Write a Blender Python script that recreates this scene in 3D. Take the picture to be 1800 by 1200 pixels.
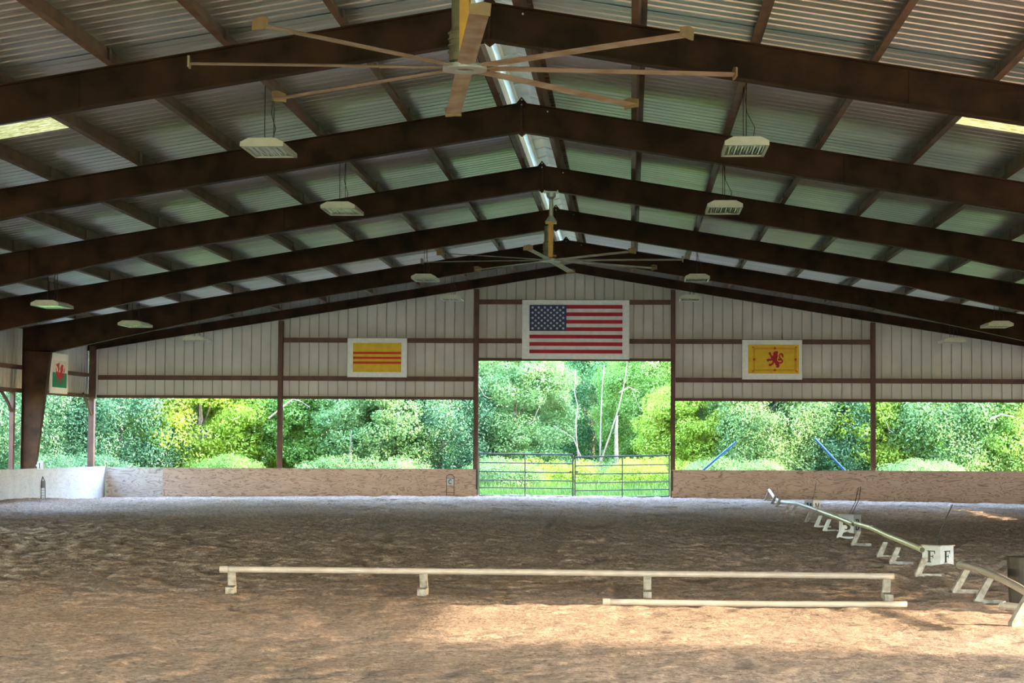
import bpy, math, random
import numpy as np
from mathutils import Vector, Matrix

for o in list(bpy.data.objects):
    bpy.data.objects.remove(o)
SC = bpy.context.scene
COL = SC.collection
random.seed(7)
RNG = np.random.default_rng(11)

# ------------------------------------------------------------------ camera
CAM = Vector((1.78, 0.0, 1.90))
F, ROLL = 3500.0, 0.0035
def cam_axes():
    y = Vector((208, -170, -F)).normalized()
    z = Vector((math.sin(ROLL), math.cos(ROLL), 0))
    z = (z - y * z.dot(y)).normalized()
    x = y.cross(z)
    return x, y, z
AX, AY, AZ = cam_axes()
R = Matrix((AX, AY, AZ))            # rows: world axes in camera coords = camera-to-world
cd = bpy.data.cameras.new('camera'); cam = bpy.data.objects.new('camera', cd); COL.objects.link(cam)
cam.matrix_world = Matrix.Translation(CAM) @ R.to_4x4()
cd.sensor_width = 36; cd.lens = F / 1800 * 36; cd.clip_end = 800; cd.clip_start = 0.05
SC.camera = cam
def P(px, py, Y):
    """point of the place seen at pixel (px, py), at distance Y down the building"""
    d = R @ Vector((px - 900, 600 - py, -F))
    t = Y / d.y
    return CAM + d * t
def PX(px, py, X):
    d = R @ Vector((px - 900, 600 - py, -F))
    t = (X - CAM.x) / d.x
    return CAM + d * t

# ------------------------------------------------------------------ light
SC.view_settings.view_transform = 'Standard'; SC.view_settings.look = 'None'
SC.view_settings.gamma = 1; SC.view_settings.use_curve_mapping = False
SC.view_settings.exposure = 1.88
SUN_DIR = Vector((-1, 0.03, -0.268)).normalized()
w = bpy.data.worlds.new('world'); SC.world = w; w.use_nodes = True
nt = w.node_tree; nt.nodes.clear()
sky = nt.nodes.new('ShaderNodeTexSky'); sky.sky_type = 'NISHITA'
sky.sun_disc = False; sky.sun_elevation = math.radians(15); sky.sun_rotation = math.radians(96)
sky.air_density = 1.0; sky.dust_density = 0.6; sky.ozone_density = 1.0
bg = nt.nodes.new('ShaderNodeBackground'); bg.inputs['Strength'].default_value = 2.35
wo = nt.nodes.new('ShaderNodeOutputWorld')
nt.links.new(sky.outputs[0], bg.inputs[0]); nt.links.new(bg.outputs[0], wo.inputs[0])
sl = bpy.data.lights.new('sun', 'SUN'); sl.energy = 5.6; sl.angle = math.radians(0.53); sl.color = (1, 0.80, 0.52)
so = bpy.data.objects.new('sun', sl); COL.objects.link(so)
so.rotation_euler = SUN_DIR.to_track_quat('-Z', 'Y').to_euler(); so.location = (40, -5, 20)

# ------------------------------------------------------------------ helpers
class MB:
    def __init__(s): s.v = []; s.f = []; s.m = []; s.cur = 0
    def add(s, vs, fs):
        b = len(s.v); s.v += [tuple(v) for v in vs]
        s.f += [tuple(b + i for i in f) for f in fs]; s.m += [s.cur] * len(fs)
    def box(s, c, d, rot=None):
        hx, hy, hz = d[0] / 2, d[1] / 2, d[2] / 2
        vs = [Vector((x, y, z)) for x in (-hx, hx) for y in (-hy, hy) for z in (-hz, hz)]
        if rot is not None: vs = [rot @ v for v in vs]
        vs = [v + Vector(c) for v in vs]
        s.add(vs, [(0, 1, 3, 2), (4, 6, 7, 5), (0, 4, 5, 1), (2, 3, 7, 6), (0, 2, 6, 4), (1, 5, 7, 3)])
    def prism(s, pts, a, b, fn):
        """polygon pts extruded between a and b; fn(u, v, w) -> xyz"""
        n = len(pts)
        vs = [fn(u, v, a) for u, v in pts] + [fn(u, v, b) for u, v in pts]
        fs = [tuple(range(n))[::-1], tuple(range(n, 2 * n))]
        fs += [(i, (i + 1) % n, n + (i + 1) % n, n + i) for i in range(n)]
        s.add(vs, fs)
    def tube(s, pts, r, n=10, cap=True):
        pts = [Vector(p) for p in pts]; rs = r if isinstance(r, (list, tuple)) else [r] * len(pts)
        rings = []
        for i, p in enumerate(pts):
            t = (pts[min(i + 1, len(pts) - 1)] - pts[max(i - 1, 0)]).normalized()
            u = t.cross(Vector((0, 0, 1)))
            if u.length < 1e-3: u = Vector((1, 0, 0))
            u.normalize(); v = t.cross(u)
            rings.append([p + (u * math.cos(k * 2 * math.pi / n) + v * math.sin(k * 2 * math.pi / n)) * rs[i] for k in range(n)])
        vs = [q for rg in rings for q in rg]; fs = []
        for i in range(len(pts) - 1):
            for k in range(n):
                fs.append((i * n + k, i * n + (k + 1) % n, (i + 1) * n + (k + 1) % n, (i + 1) * n + k))
        if cap:
            fs.append(tuple(range(n))[::-1]); fs.append(tuple((len(pts) - 1) * n + k for k in range(n)))
        s.add(vs, fs)
    def build(s, name, mats, parent=None, smooth=False, label=None, offset=None):
        me = bpy.data.meshes.new(name)
        vs = s.v
        if offset is not None: vs = [(a - offset[0], b - offset[1], c - offset[2]) for a, b, c in vs]
        me.from_pydata(vs, [], s.f)
        if not isinstance(mats, (list, tuple)): mats = [mats]
        for m in mats: me.materials.append(m)
        if len(mats) > 1: me.polygons.foreach_set('material_index', s.m)
        if smooth: me.polygons.foreach_set('use_smooth', [True] * len(me.polygons))
        me.update()
        o = bpy.data.objects.new(name, me); COL.objects.link(o)
        if parent is not None: o.parent = parent
        if offset is not None: o.location = offset
        if label: o['label'] = label
        return o
def tag(o, label, cat, group=None, kind=None):
    o['label'] = label; o['category'] = cat
    if group: o['group'] = group
    if kind: o['kind'] = kind
    return o
def empty(name, loc, rz, label, cat, group=None):
    o = bpy.data.objects.new(name, None); COL.objects.link(o)
    o.empty_display_size = 0.1
    o.location = loc; o.rotation_euler = (0, 0, rz)
    return tag(o, label, cat, group)
def struct(o, label=None):
    o['kind'] = 'structure'
    if label: o['label'] = label
    return o
def copy_tree(src, parent=None):
    c = src.copy(); COL.objects.link(c)
    if parent is not None: c.parent = parent
    for ch in [k for k in bpy.data.objects if k.parent == src]: copy_tree(ch, c)
    return c
ORD = ['first', 'second', 'third', 'fourth', 'fifth', 'sixth', 'seventh', 'eighth', 'ninth', 'tenth', 'eleventh', 'twelfth', 'thirteenth', 'fourteenth', 'fifteenth']

# ------------------------------------------------------------------ materials
def new_mat(name):
    m = bpy.data.materials.new(name); m.use_nodes = True
    return m, m.node_tree, m.node_tree.nodes['Principled BSDF']
def mat(name, c, rough=0.6, metal=0.0, c2=None, scale=6, detail=4, bump=0, lo=0.35, hi=0.65, stretch=(1, 1, 1), spec=0.4):
    m, t, b = new_mat(name)
    b.inputs['Roughness'].default_value = rough; b.inputs['Metallic'].default_value = metal
    b.inputs['Specular IOR Level'].default_value = spec
    if c2 is None and not bump:
        b.inputs['Base Color'].default_value = (*c, 1); return m
    g = t.nodes.new('ShaderNodeNewGeometry'); mp = t.nodes.new('ShaderNodeMapping')
    mp.inputs['Scale'].default_value = stretch
    t.links.new(g.outputs['Position'], mp.inputs['Vector'])
    n = t.nodes.new('ShaderNodeTexNoise'); n.inputs['Scale'].default_value = scale; n.inputs['Detail'].default_value = detail
    t.links.new(mp.outputs[0], n.inputs['Vector'])
    r = t.nodes.new('ShaderNodeValToRGB'); r.color_ramp.elements[0].position = lo; r.color_ramp.elements[1].position = hi
    r.color_ramp.elements[0].color = (*c, 1); r.color_ramp.elements[1].color = (*(c2 or c), 1)
    t.links.new(n.outputs['Fac'], r.inputs[0]); t.links.new(r.outputs[0], b.inputs['Base Color'])
    if bump:
        bp = t.nodes.new('ShaderNodeBump'); bp.inputs['Strength'].default_value = bump; bp.inputs['Distance'].default_value = 0.02
        t.links.new(n.outputs['Fac'], bp.inputs['Height']); t.links.new(bp.outputs[0], b.inputs['Normal'])
    return m

M = {}
M['steel'] = mat('red_oxide_steel', (0.022, 0.010, 0.006), 0.6, 0, (0.062, 0.026, 0.014), 2.2, 9, 0.1, spec=0.12)
M['purlin'] = mat('lit_oxide_purlin', (0.12, 0.072, 0.048), 0.5, 0, (0.19, 0.12, 0.082), 2.5, 5, spec=0.2)  # same paint as the frames, a lighter copy for light from beneath
M['post'] = mat('red_brown_post', (0.070, 0.026, 0.018), 0.6, 0, (0.105, 0.043, 0.030), 3, 4)
M['roof'] = mat('galvalume_roof', (0.60, 0.60, 0.61), 0.30, 0.82, (0.76, 0.77, 0.78), 0.9, 5, stretch=(0.25, 2, 1))
M['vent'] = mat('ridge_vent_metal', (0.66, 0.70, 0.64), 0.5, 0.1, (0.76, 0.80, 0.74), 2, 3)
M['siding'] = mat('siding_panel', (0.47, 0.425, 0.405), 0.6, 0.0, (0.55, 0.50, 0.48), 1.2, 5)
M['white'] = mat('white_paint', (0.66, 0.65, 0.63), 0.5, 0, (0.75, 0.74, 0.72), 9, 4)
M['fixture'] = mat('fixture_enamel', (0.56, 0.55, 0.46), 0.4, 0, (0.62, 0.61, 0.51), 8, 2)
M['chrome'] = mat('reflector_metal', (0.9, 0.9, 0.9), 0.12, 1.0)
M['tube'] = mat('lamp_tube_glass', (0.85, 0.85, 0.85), 0.15)
M['dark'] = mat('dark_recess', (0.03, 0.03, 0.028), 0.6)
M['wire'] = mat('dark_wire', (0.05, 0.045, 0.04), 0.5, 0.3)
M['pvc'] = mat('white_pipe', (0.35, 0.31, 0.305), 0.4, 0, (0.29, 0.25, 0.235), 5, 5)
M['pvc_old'] = mat('aged_cream_pipe', (0.50, 0.50, 0.30), 0.3, 0, (0.40, 0.38, 0.24), 5, 5)
M['oldwood'] = mat('weathered_white_wood', (0.27, 0.26, 0.26), 0.8, 0, (0.12, 0.10, 0.085), 14, 6, 0.4, 0.40, 0.70)
M['boxwhite'] = mat('marker_white', (0.40, 0.43, 0.50), 0.5, 0, (0.34, 0.36, 0.40), 10, 4)
M['boxtop'] = mat('marker_top_grey', (0.28, 0.26, 0.24), 0.7, 0, (0.36, 0.34, 0.32), 10, 4)
M['black'] = mat('black_paint', (0.012, 0.012, 0.012), 0.5)
M['gate'] = mat('green_grey_gate', (0.06, 0.085, 0.07), 0.45, 0.2, (0.10, 0.12, 0.10), 5, 4)
M['blue'] = mat('blue_paint', (0.01, 0.05, 0.20), 0.4)
M['rubber'] = mat('dark_brown_plastic', (0.018, 0.014, 0.012), 0.6, 0, (0.03, 0.024, 0.02), 8, 4)
M['fan_blade'] = mat('dusty_fan_blade', (0.42, 0.34, 0.26), 0.45, 0.2, (0.28, 0.17, 0.10), 4, 5)
M['fan_yellow'] = mat('fan_yellow', (0.62, 0.30, 0.02), 0.4, 0, (0.50, 0.24, 0.03), 8, 3)
M['winglet'] = mat('dusty_yellow_winglet', (0.27, 0.17, 0.07), 0.5, 0, (0.20, 0.125, 0.07), 8, 4)
M['olive'] = mat('gearbox_grey_green', (0.20, 0.17, 0.10), 0.5, 0.1, (0.13, 0.11, 0.07), 6, 3)
M['fan_grey'] = mat('fan_grey', (0.42, 0.43, 0.42), 0.4, 0.3)
M['red'] = mat('flag_red', (0.42, 0.018, 0.03), 0.8, 0, (0.36, 0.015, 0.025), 6, 3)
M['fwhite'] = mat('flag_white', (0.66, 0.63, 0.60), 0.8, 0, (0.58, 0.55, 0.53), 6, 3)
M['navy'] = mat('flag_navy', (0.035, 0.04, 0.10), 0.8, 0, (0.05, 0.055, 0.12), 6, 3)
M['fyellow'] = mat('flag_yellow', (0.72, 0.46, 0.03), 0.8, 0, (0.62, 0.38, 0.03), 5, 3)
M['fred2'] = mat('flag_orange_red', (0.58, 0.05, 0.015), 0.8)
M['fline'] = mat('flag_orange_line', (0.55, 0.13, 0.01), 0.8)
M['fgreen'] = mat('flag_green', (0.0, 0.20, 0.11), 0.8, 0, (0.0, 0.16, 0.09), 6, 3)
M['bark'] = mat('tree_bark', (0.30, 0.24, 0.17), 0.9, 0, (0.16, 0.12, 0.09), 8, 5, 0.4)
M['vine'] = mat('pale_bare_branch', (0.19, 0.15, 0.12), 0.8, 0, (0.12, 0.095, 0.07), 8, 4)
M['lawn'] = mat('lawn_green', (0.06, 0.15, 0.03), 0.9, 0, (0.12, 0.22, 0.05), 0.8, 6)

def plywood(name, light, dark, lo, hi, streak):
    m, t, b = new_mat(name); b.inputs['Roughness'].default_value = 0.75
    g = t.nodes.new('ShaderNodeTexCoord'); oi = t.nodes.new('ShaderNodeObjectInfo')
    ad = t.nodes.new('ShaderNodeVectorMath'); ad.operation = 'ADD'
    sc = t.nodes.new('ShaderNodeMath'); sc.operation = 'MULTIPLY'; sc.inputs[1].default_value = 37
    cb = t.nodes.new('ShaderNodeCombineXYZ')
    t.links.new(oi.outputs['Random'], sc.inputs[0])
    for i in range(3): t.links.new(sc.outputs[0], cb.inputs[i])
    t.links.new(g.outputs['Object'], ad.inputs[0]); t.links.new(cb.outputs[0], ad.inputs[1])
    mp = t.nodes.new('ShaderNodeMapping'); mp.inputs['Scale'].default_value = (0.5, 0.5, 2.6)
    t.links.new(ad.outputs[0], mp.inputs['Vector'])
    n = t.nodes.new('ShaderNodeTexNoise'); n.inputs['Scale'].default_value = 2.35; n.inputs['Detail'].default_value = 2.5; n.inputs['Distortion'].default_value = 0.8
    t.links.new(mp.outputs[0], n.inputs['Vector'])
    mu = t.nodes.new('ShaderNodeMath'); mu.operation = 'MULTIPLY'; mu.inputs[1].default_value = streak
    fr = t.nodes.new('ShaderNodeMath'); fr.operation = 'FRACT'
    t.links.new(n.outputs['Fac'], mu.inputs[0]); t.links.new(mu.outputs[0], fr.inputs[0])
    r = t.nodes.new('ShaderNodeValToRGB'); e = r.color_ramp.elements
    e[0].position = lo; e[0].color = (*light, 1); e[1].position = hi; e[1].color = (*dark, 1)
    x = e.new(0.99); x.color = (*light, 1)
    t.links.new(fr.outputs[0], r.inputs[0])
    n2 = t.nodes.new('ShaderNodeTexNoise'); n2.inputs['Scale'].default_value = 2.2; n2.inputs['Detail'].default_value = 4
    t.links.new(ad.outputs[0], n2.inputs['Vector'])
    r2 = t.nodes.new('ShaderNodeValToRGB'); r2.color_ramp.elements[0].color = (0.72, 0.72, 0.72, 1); r2.color_ramp.elements[1].color = (1.1, 1.1, 1.1, 1)
    t.links.new(n2.outputs['Fac'], r2.inputs[0])
    mx = t.nodes.new('ShaderNodeMix'); mx.data_type = 'RGBA'; mx.blend_type = 'MULTIPLY'; mx.inputs['Factor'].default_value = 1
    t.links.new(r.outputs[0], mx.inputs['A']); t.links.new(r2.outputs[0], mx.inputs['B'])
    t.links.new(mx.outputs['Result'], b.inputs['Base Color'])
    return m
M['ply'] = plywood('bare_plywood', (0.45, 0.315, 0.26), (0.20, 0.125, 0.10), 0.60, 0.86, 9)
M['ply_white'] = plywood('whitewashed_plywood', (0.32, 0.35, 0.42), (0.24, 0.26, 0.31), 0.74, 0.88, 6)
M['ply_pale'] = plywood('half_painted_plywood', (0.44, 0.40, 0.39), (0.24, 0.18, 0.155), 0.62, 0.85, 8)

def sand_mat():
    m, t, b = new_mat('arena_sand'); b.inputs['Roughness'].default_value = 0.95; b.inputs['Specular IOR Level'].default_value = 0.15
    g = t.nodes.new('ShaderNodeNewGeometry')
    def noise(s, d, r=0.6):
        n = t.nodes.new('ShaderNodeTexNoise'); n.inputs['Scale'].default_value = s; n.inputs['Detail'].default_value = d
        n.inputs['Roughness'].default_value = r
        t.links.new(g.outputs['Position'], n.inputs['Vector']); return n
    a = noise(12, 8, 0.8); c = noise(0.35, 4)
    r = t.nodes.new('ShaderNodeValToRGB'); e = r.color_ramp.elements
    e[0].position = 0.30; e[0].color = (0.13, 0.09, 0.066, 1); e[1].position = 0.60; e[1].color = (0.56, 0.425, 0.36, 1)
    t.links.new(a.outputs['Fac'], r.inputs[0])
    r2 = t.nodes.new('ShaderNodeValToRGB'); r2.color_ramp.elements[0].color = (0.80, 0.78, 0.74, 1); r2.color_ramp.elements[1].color = (1.15, 1.15, 1.15, 1)
    r2.color_ramp.elements[0].position = 0.3; r2.color_ramp.elements[1].position = 0.7
    t.links.new(c.outputs['Fac'], r2.inputs[0])
    mx = t.nodes.new('ShaderNodeMix'); mx.data_type = 'RGBA'; mx.blend_type = 'MULTIPLY'; mx.inputs['Factor'].default_value = 1
    t.links.new(r.outputs[0], mx.inputs['A']); t.links.new(r2.outputs[0], mx.inputs['B'])
    f1 = noise(26, 5, 0.7); rf = t.nodes.new('ShaderNodeValToRGB'); rf.color_ramp.elements[0].position = 0.33; rf.color_ramp.elements[1].position = 0.50
    rf.color_ramp.elements[0].color = (0.35, 0.30, 0.27, 1); rf.color_ramp.elements[1].color = (1.04, 1.04, 1.04, 1)
    t.links.new(f1.outputs['Fac'], rf.inputs[0])
    m3 = t.nodes.new('ShaderNodeMix'); m3.data_type = 'RGBA'; m3.blend_type = 'MULTIPLY'; m3.inputs['Factor'].default_value = 0.8
    t.links.new(mx.outputs['Result'], m3.inputs['A']); t.links.new(rf.outputs[0], m3.inputs['B'])
    t.links.new(m3.outputs['Result'], b.inputs['Base Color'])
    bp = t.nodes.new('ShaderNodeBump'); bp.inputs['Strength'].default_value = 1.0; bp.inputs['Distance'].default_value = 0.03
    d = noise(22, 6, 0.7); t.links.new(d.outputs['Fac'], bp.inputs['Height']); t.links.new(bp.outputs[0], b.inputs['Normal'])
    return m
M['sand'] = sand_mat()

def leaf_mat(name, a, b_, c, trans=0.35):
    m = bpy.data.materials.new(name); m.use_nodes = True; t = m.node_tree; t.nodes.clear()
    g = t.nodes.new('ShaderNodeTexCoord')
    n = t.nodes.new('ShaderNodeTexNoise'); n.inputs['Scale'].default_value = 0.75; n.inputs['Detail'].default_value = 10; n.inputs['Roughness'].default_value = 0.82
    t.links.new(g.outputs['Object'], n.inputs['Vector'])
    r = t.nodes.new('ShaderNodeValToRGB'); e = r.color_ramp.elements
    e[0].position = 0.32; e[0].color = (*a, 1); e[1].position = 0.52; e[1].color = (*b_, 1); x = e.new(0.70); x.color = (*c, 1)
    t.links.new(n.outputs['Fac'], r.inputs[0])
    d = t.nodes.new('ShaderNodeBsdfDiffuse'); tr = t.nodes.new('ShaderNodeBsdfTranslucent'); gl = t.nodes.new('ShaderNodeBsdfGlossy')
    gl.inputs['Roughness'].default_value = 0.4; gl.inputs['Color'].default_value = (1, 1, 1, 1)
    t.links.new(r.outputs[0], d.inputs[0]); t.links.new(r.outputs[0], tr.inputs[0])
    mx = t.nodes.new('ShaderNodeMixShader'); mx.inputs[0].default_value = trans
    t.links.new(d.outputs[0], mx.inputs[1]); t.links.new(tr.outputs[0], mx.inputs[2])
    m2 = t.nodes.new('ShaderNodeMixShader'); m2.inputs[0].default_value = 0.02
    t.links.new(mx.outputs[0], m2.inputs[1]); t.links.new(gl.outputs[0], m2.inputs[2])
    o = t.nodes.new('ShaderNodeOutputMaterial'); t.links.new(m2.outputs[0], o.inputs[0])
    return m
LEAF = {
 'yellow': leaf_mat('yellow_green_leaves', (0.113, 0.231, 0.019), (0.308, 0.423, 0.047), (0.534, 0.571, 0.117)),
 'mint': leaf_mat('pale_mint_leaves', (0.050, 0.146, 0.037), (0.167, 0.280, 0.090), (0.348, 0.427, 0.175)),
 'blue': leaf_mat('blue_green_leaves', (0.031, 0.104, 0.046), (0.095, 0.201, 0.091), (0.218, 0.322, 0.171)),
 'mid': leaf_mat('mid_green_leaves', (0.047, 0.141, 0.019), (0.147, 0.267, 0.047), (0.293, 0.393, 0.100)),
 'dark': leaf_mat('dark_green_leaves', (0.015, 0.066, 0.023), (0.045, 0.131, 0.040), (0.107, 0.212, 0.070)),
 'grass': leaf_mat('meadow_grass', (0.060, 0.165, 0.026), (0.130, 0.249, 0.056), (0.233, 0.330, 0.106)),
}
def skylight_mat():
    m = bpy.data.materials.new('translucent_yellow_panel'); m.use_nodes = True; t = m.node_tree; t.nodes.clear()
    g = t.nodes.new('ShaderNodeNewGeometry'); mp = t.nodes.new('ShaderNodeMapping'); mp.inputs['Scale'].default_value = (3, 14, 1)
    n = t.nodes.new('ShaderNodeTexNoise'); n.inputs['Scale'].default_value = 2.5; n.inputs['Detail'].default_value = 6; n.inputs['Distortion'].default_value = 1
    t.links.new(g.outputs['Position'], mp.inputs[0]); t.links.new(mp.outputs[0], n.inputs['Vector'])
    r = t.nodes.new('ShaderNodeValToRGB'); r.color_ramp.elements[0].position = 0.4; r.color_ramp.elements[1].position = 0.62
    r.color_ramp.elements[0].color = (0.20, 0.15, 0.04, 1); r.color_ramp.elements[1].color = (0.40, 0.33, 0.14, 1)
    t.links.new(n.outputs['Fac'], r.inputs[0])
    tr = t.nodes.new('ShaderNodeBsdfTranslucent'); d = t.nodes.new('ShaderNodeBsdfDiffuse')
    t.links.new(r.outputs[0], tr.inputs[0]); t.links.new(r.outputs[0], d.inputs[0])
    mx = t.nodes.new('ShaderNodeMixShader'); mx.inputs[0].default_value = 0.22
    t.links.new(d.outputs[0], mx.inputs[1]); t.links.new(tr.outputs[0], mx.inputs[2])
    o = t.nodes.new('ShaderNodeOutputMaterial'); t.links.new(mx.outputs[0], o.inputs[0]); return m
M['skylight'] = skylight_mat()

# ------------------------------------------------------------------ building numbers
YE = 62.0                     # far gable wall
S = 0.163                     # roof slope
ZT = 7.32                     # top of the frames at the ridge
ZR = ZT + 0.272               # roof sheet at the ridge
XW = 15.32                    # side walls
Y0 = -13.0                      # near end of the roof, run back behind the camera to dim the sand
FRY = [54.53, 47.06, 39.59, 32.12, 24.65, 17.18, 9.9, 2.4, -5.1, -12.6]
ztop = lambda x: ZT - S * abs(x)
zroof = lambda x: ZR - S * abs(x)

# ------------------------------------------------------------------ floor
def vnoise(x, y, s, seed):
    r = np.random.default_rng(seed); T = r.random((256, 256))
    x = x / s + 1000; y = y / s + 1000
    xi = np.floor(x).astype(int); yi = np.floor(y).astype(int); fx = x - xi; fy = y - yi
    fx = fx * fx * (3 - 2 * fx); fy = fy * fy * (3 - 2 * fy)
    g = lambda a, b: T[a % 256, b % 256]
    return (g(xi, yi) * (1 - fx) + g(xi + 1, yi) * fx) * (1 - fy) + (g(xi, yi + 1) * (1 - fx) + g(xi + 1, yi + 1) * fx) * fy - 0.5
def gbase(x, y):
    x = np.asarray(x, float); y = np.asarray(y, float)
    e = np.clip((y - 52) / 8, 0, 1); e = e * e * (3 - 2 * e)
    h = e * (0.085 - 0.0006 * x * x)
    l = np.clip((-x - 12.6) / 1.8, 0, 1) * (1 - e) * 0.17
    return h + l
def gz(x, y): return float(gbase(x, y))
def floor_mesh():
    xs = np.arange(-15.8, 15.8, 0.062)
    ys = [-2.0]
    while ys[-1] < 62.6:
        y = ys[-1]; ys.append(y + (0.5 if y < 13 else 0.042 + 0.0016 * max(0, y - 14)))
    ys = np.array(ys)
    X, Y = np.meshgrid(xs, ys); 
    Z = gbase(X, Y)
    amp = np.clip((Y - 12) / 3, 0, 1) * (0.32 + 0.68 * np.clip((Y - 21) / 7, 0, 1))
    n = 0.012 * vnoise(X, Y, 0.9, 1) + 0.014 * vnoise(X * 0.8, Y, 0.33, 2) + 0.044 * vnoise(X * 0.85, Y, 0.16, 3) + 0.040 * vnoise(X, Y, 0.085, 4)
    n -= 0.05 * np.clip(vnoise(X * 0.8, Y, 0.27, 5) - 0.18, 0, 1) * 4 * 0.8
    Z = Z + n * amp * 1.25
    ny, nx = X.shape
    V = np.stack([X.ravel(), Y.ravel(), Z.ravel()], 1)
    i = (np.arange(ny - 1)[:, None] * nx + np.arange(nx - 1)[None, :]).ravel()
    Fc = np.stack([i, i + 1, i + nx + 1, i + nx], 1)
    return V, Fc
def np_mesh(name, V, Fc, mats, mi=None, smooth=False):
    me = bpy.data.meshes.new(name); k = Fc.shape[1]
    me.vertices.add(len(V)); me.vertices.foreach_set('co', V.astype(np.float32).ravel())
    me.loops.add(Fc.size); me.loops.foreach_set('vertex_index', Fc.astype(np.int32).ravel())
    me.polygons.add(len(Fc)); me.polygons.foreach_set('loop_start', (np.arange(len(Fc)) * k).astype(np.int32))
    me.polygons.foreach_set('loop_total', np.full(len(Fc), k, np.int32))
    if smooth: me.polygons.foreach_set('use_smooth', np.ones(len(Fc), bool))
    for m in mats: me.materials.append(m)
    if mi is not None: me.polygons.foreach_set('material_index', mi.astype(np.int32))
    me.update(calc_edges=True); me.validate()
    return me
V, Fc = floor_mesh()
fo = bpy.data.objects.new('floor', np_mesh('floor', V, Fc, [M['sand']], smooth=True)); COL.objects.link(fo)
struct(fo, 'hoof-marked brown sand footing of the riding arena')

g = MB()
def quadgrid(mb, x0, x1, y0, y1, z, n=1):
    mb.add([(x0, y0, z), (x1, y0, z), (x1, y1, z), (x0, y1, z)], [(0, 1, 2, 3)])
quadgrid(g, -150, 150, 62.3, 250, -0.06); quadgrid(g, -150, -15.7, -150, 62.3, -0.06)
quadgrid(g, 15.7, 150, -150, 62.3, -0.06); quadgrid(g, -15.7, 15.7, -150, -1.9, -0.06)
struct(g.build('ground_outside', M['lawn']), 'green lawn around the open arena building')

# ------------------------------------------------------------------ roof sheets
PUR = [0.38 + 1.475 * k for k in range(10)]
def rib_profile(a, b, pitch=0.305, h=0.04, d=0):
    pts = []; k = 0; n = int(round((b - a) / pitch))
    for i in range(n):
        u = a + i * pitch
        for du, dz in ((0.0, h), (0.022, h), (0.052, 0), (0.12, 0), (0.128, 0.004), (0.145, 0.004), (0.153, 0), (0.205, 0), (0.213, 0.004), (0.230, 0.004), (0.238, 0), (0.275, 0)):
            pts.append((u + du, dz))
    pts.append((a + n * pitch, h)); return pts
def roof_side(s):
    prof = rib_profile(Y0, YE + 0.2)
    xs = [0.42, 6.42, XW + 0.35]
    ya, yb = 28.35, 29.27
    for seg in range(2):
        mb = MB(); sk = MB()
        x0, x1 = xs[seg] * s, xs[seg + 1] * s
        for i in range(len(prof) - 1):
            (u0, d0), (u1, d1) = prof[i], prof[i + 1]
            q = [(x0, u0, zroof(x0) + d0), (x1, u0, zroof(x1) + d0), (x1, u1, zroof(x1) + d1), (x0, u1, zroof(x0) + d1)]
            t = sk if (seg == 1 and ya <= (u0 + u1) / 2 <= yb) else mb
            t.add(q, [(0, 1, 2, 3)])
        yield mb, sk
ce = None
side_name = {-1: 'left', 1: 'right'}
for s in (-1, 1):
    parts = list(roof_side(s)); allm = MB()
    for mb, sk in parts: allm.add(mb.v, mb.f)
    o = struct(allm.build('ceiling_' + side_name[s], M['roof']), 'ribbed galvanised roof sheeting on the %s slope' % side_name[s])
    k = parts[1][1].build('window_%d' % (1 if s < 0 else 2), M['skylight'])
    struct(k, 'yellowed translucent skylight strip in the %s roof slope' % side_name[s])

# ridge vent: folded metal throat and cap running along the ridge
v = MB()
ys = [Y0 - 0.1 + 1.25 * i for i in range(int((YE + 0.3 - Y0) / 1.25) + 1)]
ys.append(YE + 0.16); zz = ZR - S * 0.46
def shell(mb, prof, a, b, th=0.012):
    for (x0, z0), (x1, z1) in zip(prof[:-1], prof[1:]):
        d = Vector((x1 - x0, 0, z1 - z0)).normalized(); n = Vector((-d.z, 0, d.x)) * th
        vs = [(x0, a, zz + z0), (x1, a, zz + z1), (x1, b, zz + z1), (x0, b, zz + z0)]
        vs += [(p[0] + n.x, p[1], p[2] + n.z) for p in vs]
        mb.add(vs, [(0, 1, 2, 3), (4, 7, 6, 5), (0, 4, 5, 1), (1, 5, 6, 2), (2, 6, 7, 3), (3, 7, 4, 0)])
for sx in (-1, 1):
    shell(v, [(sx * 0.56, 0.0), (sx * 0.33, 0.03), (sx * 0.30, 0.185)] if sx < 0 else [(0.30, 0.185), (0.33, 0.03), (0.56, 0.0)], ys[0], ys[-1])
shell(v, [(-0.54, 0.09), (-0.50, 0.20), (-0.24, 0.25), (-0.20, 0.30), (0.0, 0.36), (0.20, 0.30), (0.24, 0.25), (0.50, 0.20), (0.54, 0.09)], ys[0], ys[-1])
for a in ys[1:-1]:
    for (x0, z0), (x1, z1) in zip([(-0.2, 0.285), (0.0, 0.345)], [(0.0, 0.345), (0.2, 0.285)]):
        v.box(((x0 + x1) / 2, a, zz + (z0 + z1) / 2), (0.20, 0.03, 0.02), Matrix.Rotation(-math.atan2(z1 - z0, x1 - x0), 3, 'Y'))
v.prism([(-0.54, -0.05), (-0.54, 0.09), (-0.50, 0.20), (0, 0.36), (0.50, 0.20), (0.54, 0.09), (0.54, -0.05)], YE + 0.16, YE + 0.18, lambda a, b, c: (a, c, zz + b))
ridge = v.build('ridge_vent', M['vent']); tag(ridge, 'pale folded metal ridge vent running along the roof peak', 'roof vent')
for s in (-1, 1):
    c = MB(); y = 16
    while y < YE:
        c.box((s * 0.44, y, ZR - 0.09), (0.10, 0.035, 0.03)); y += 0.305
    c.box((s * 0.40, (16 + YE) / 2, ZR - 0.10), (0.012, YE - 16, 0.05))
    c.build('closure_strip', M['purlin'], ridge)

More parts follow.
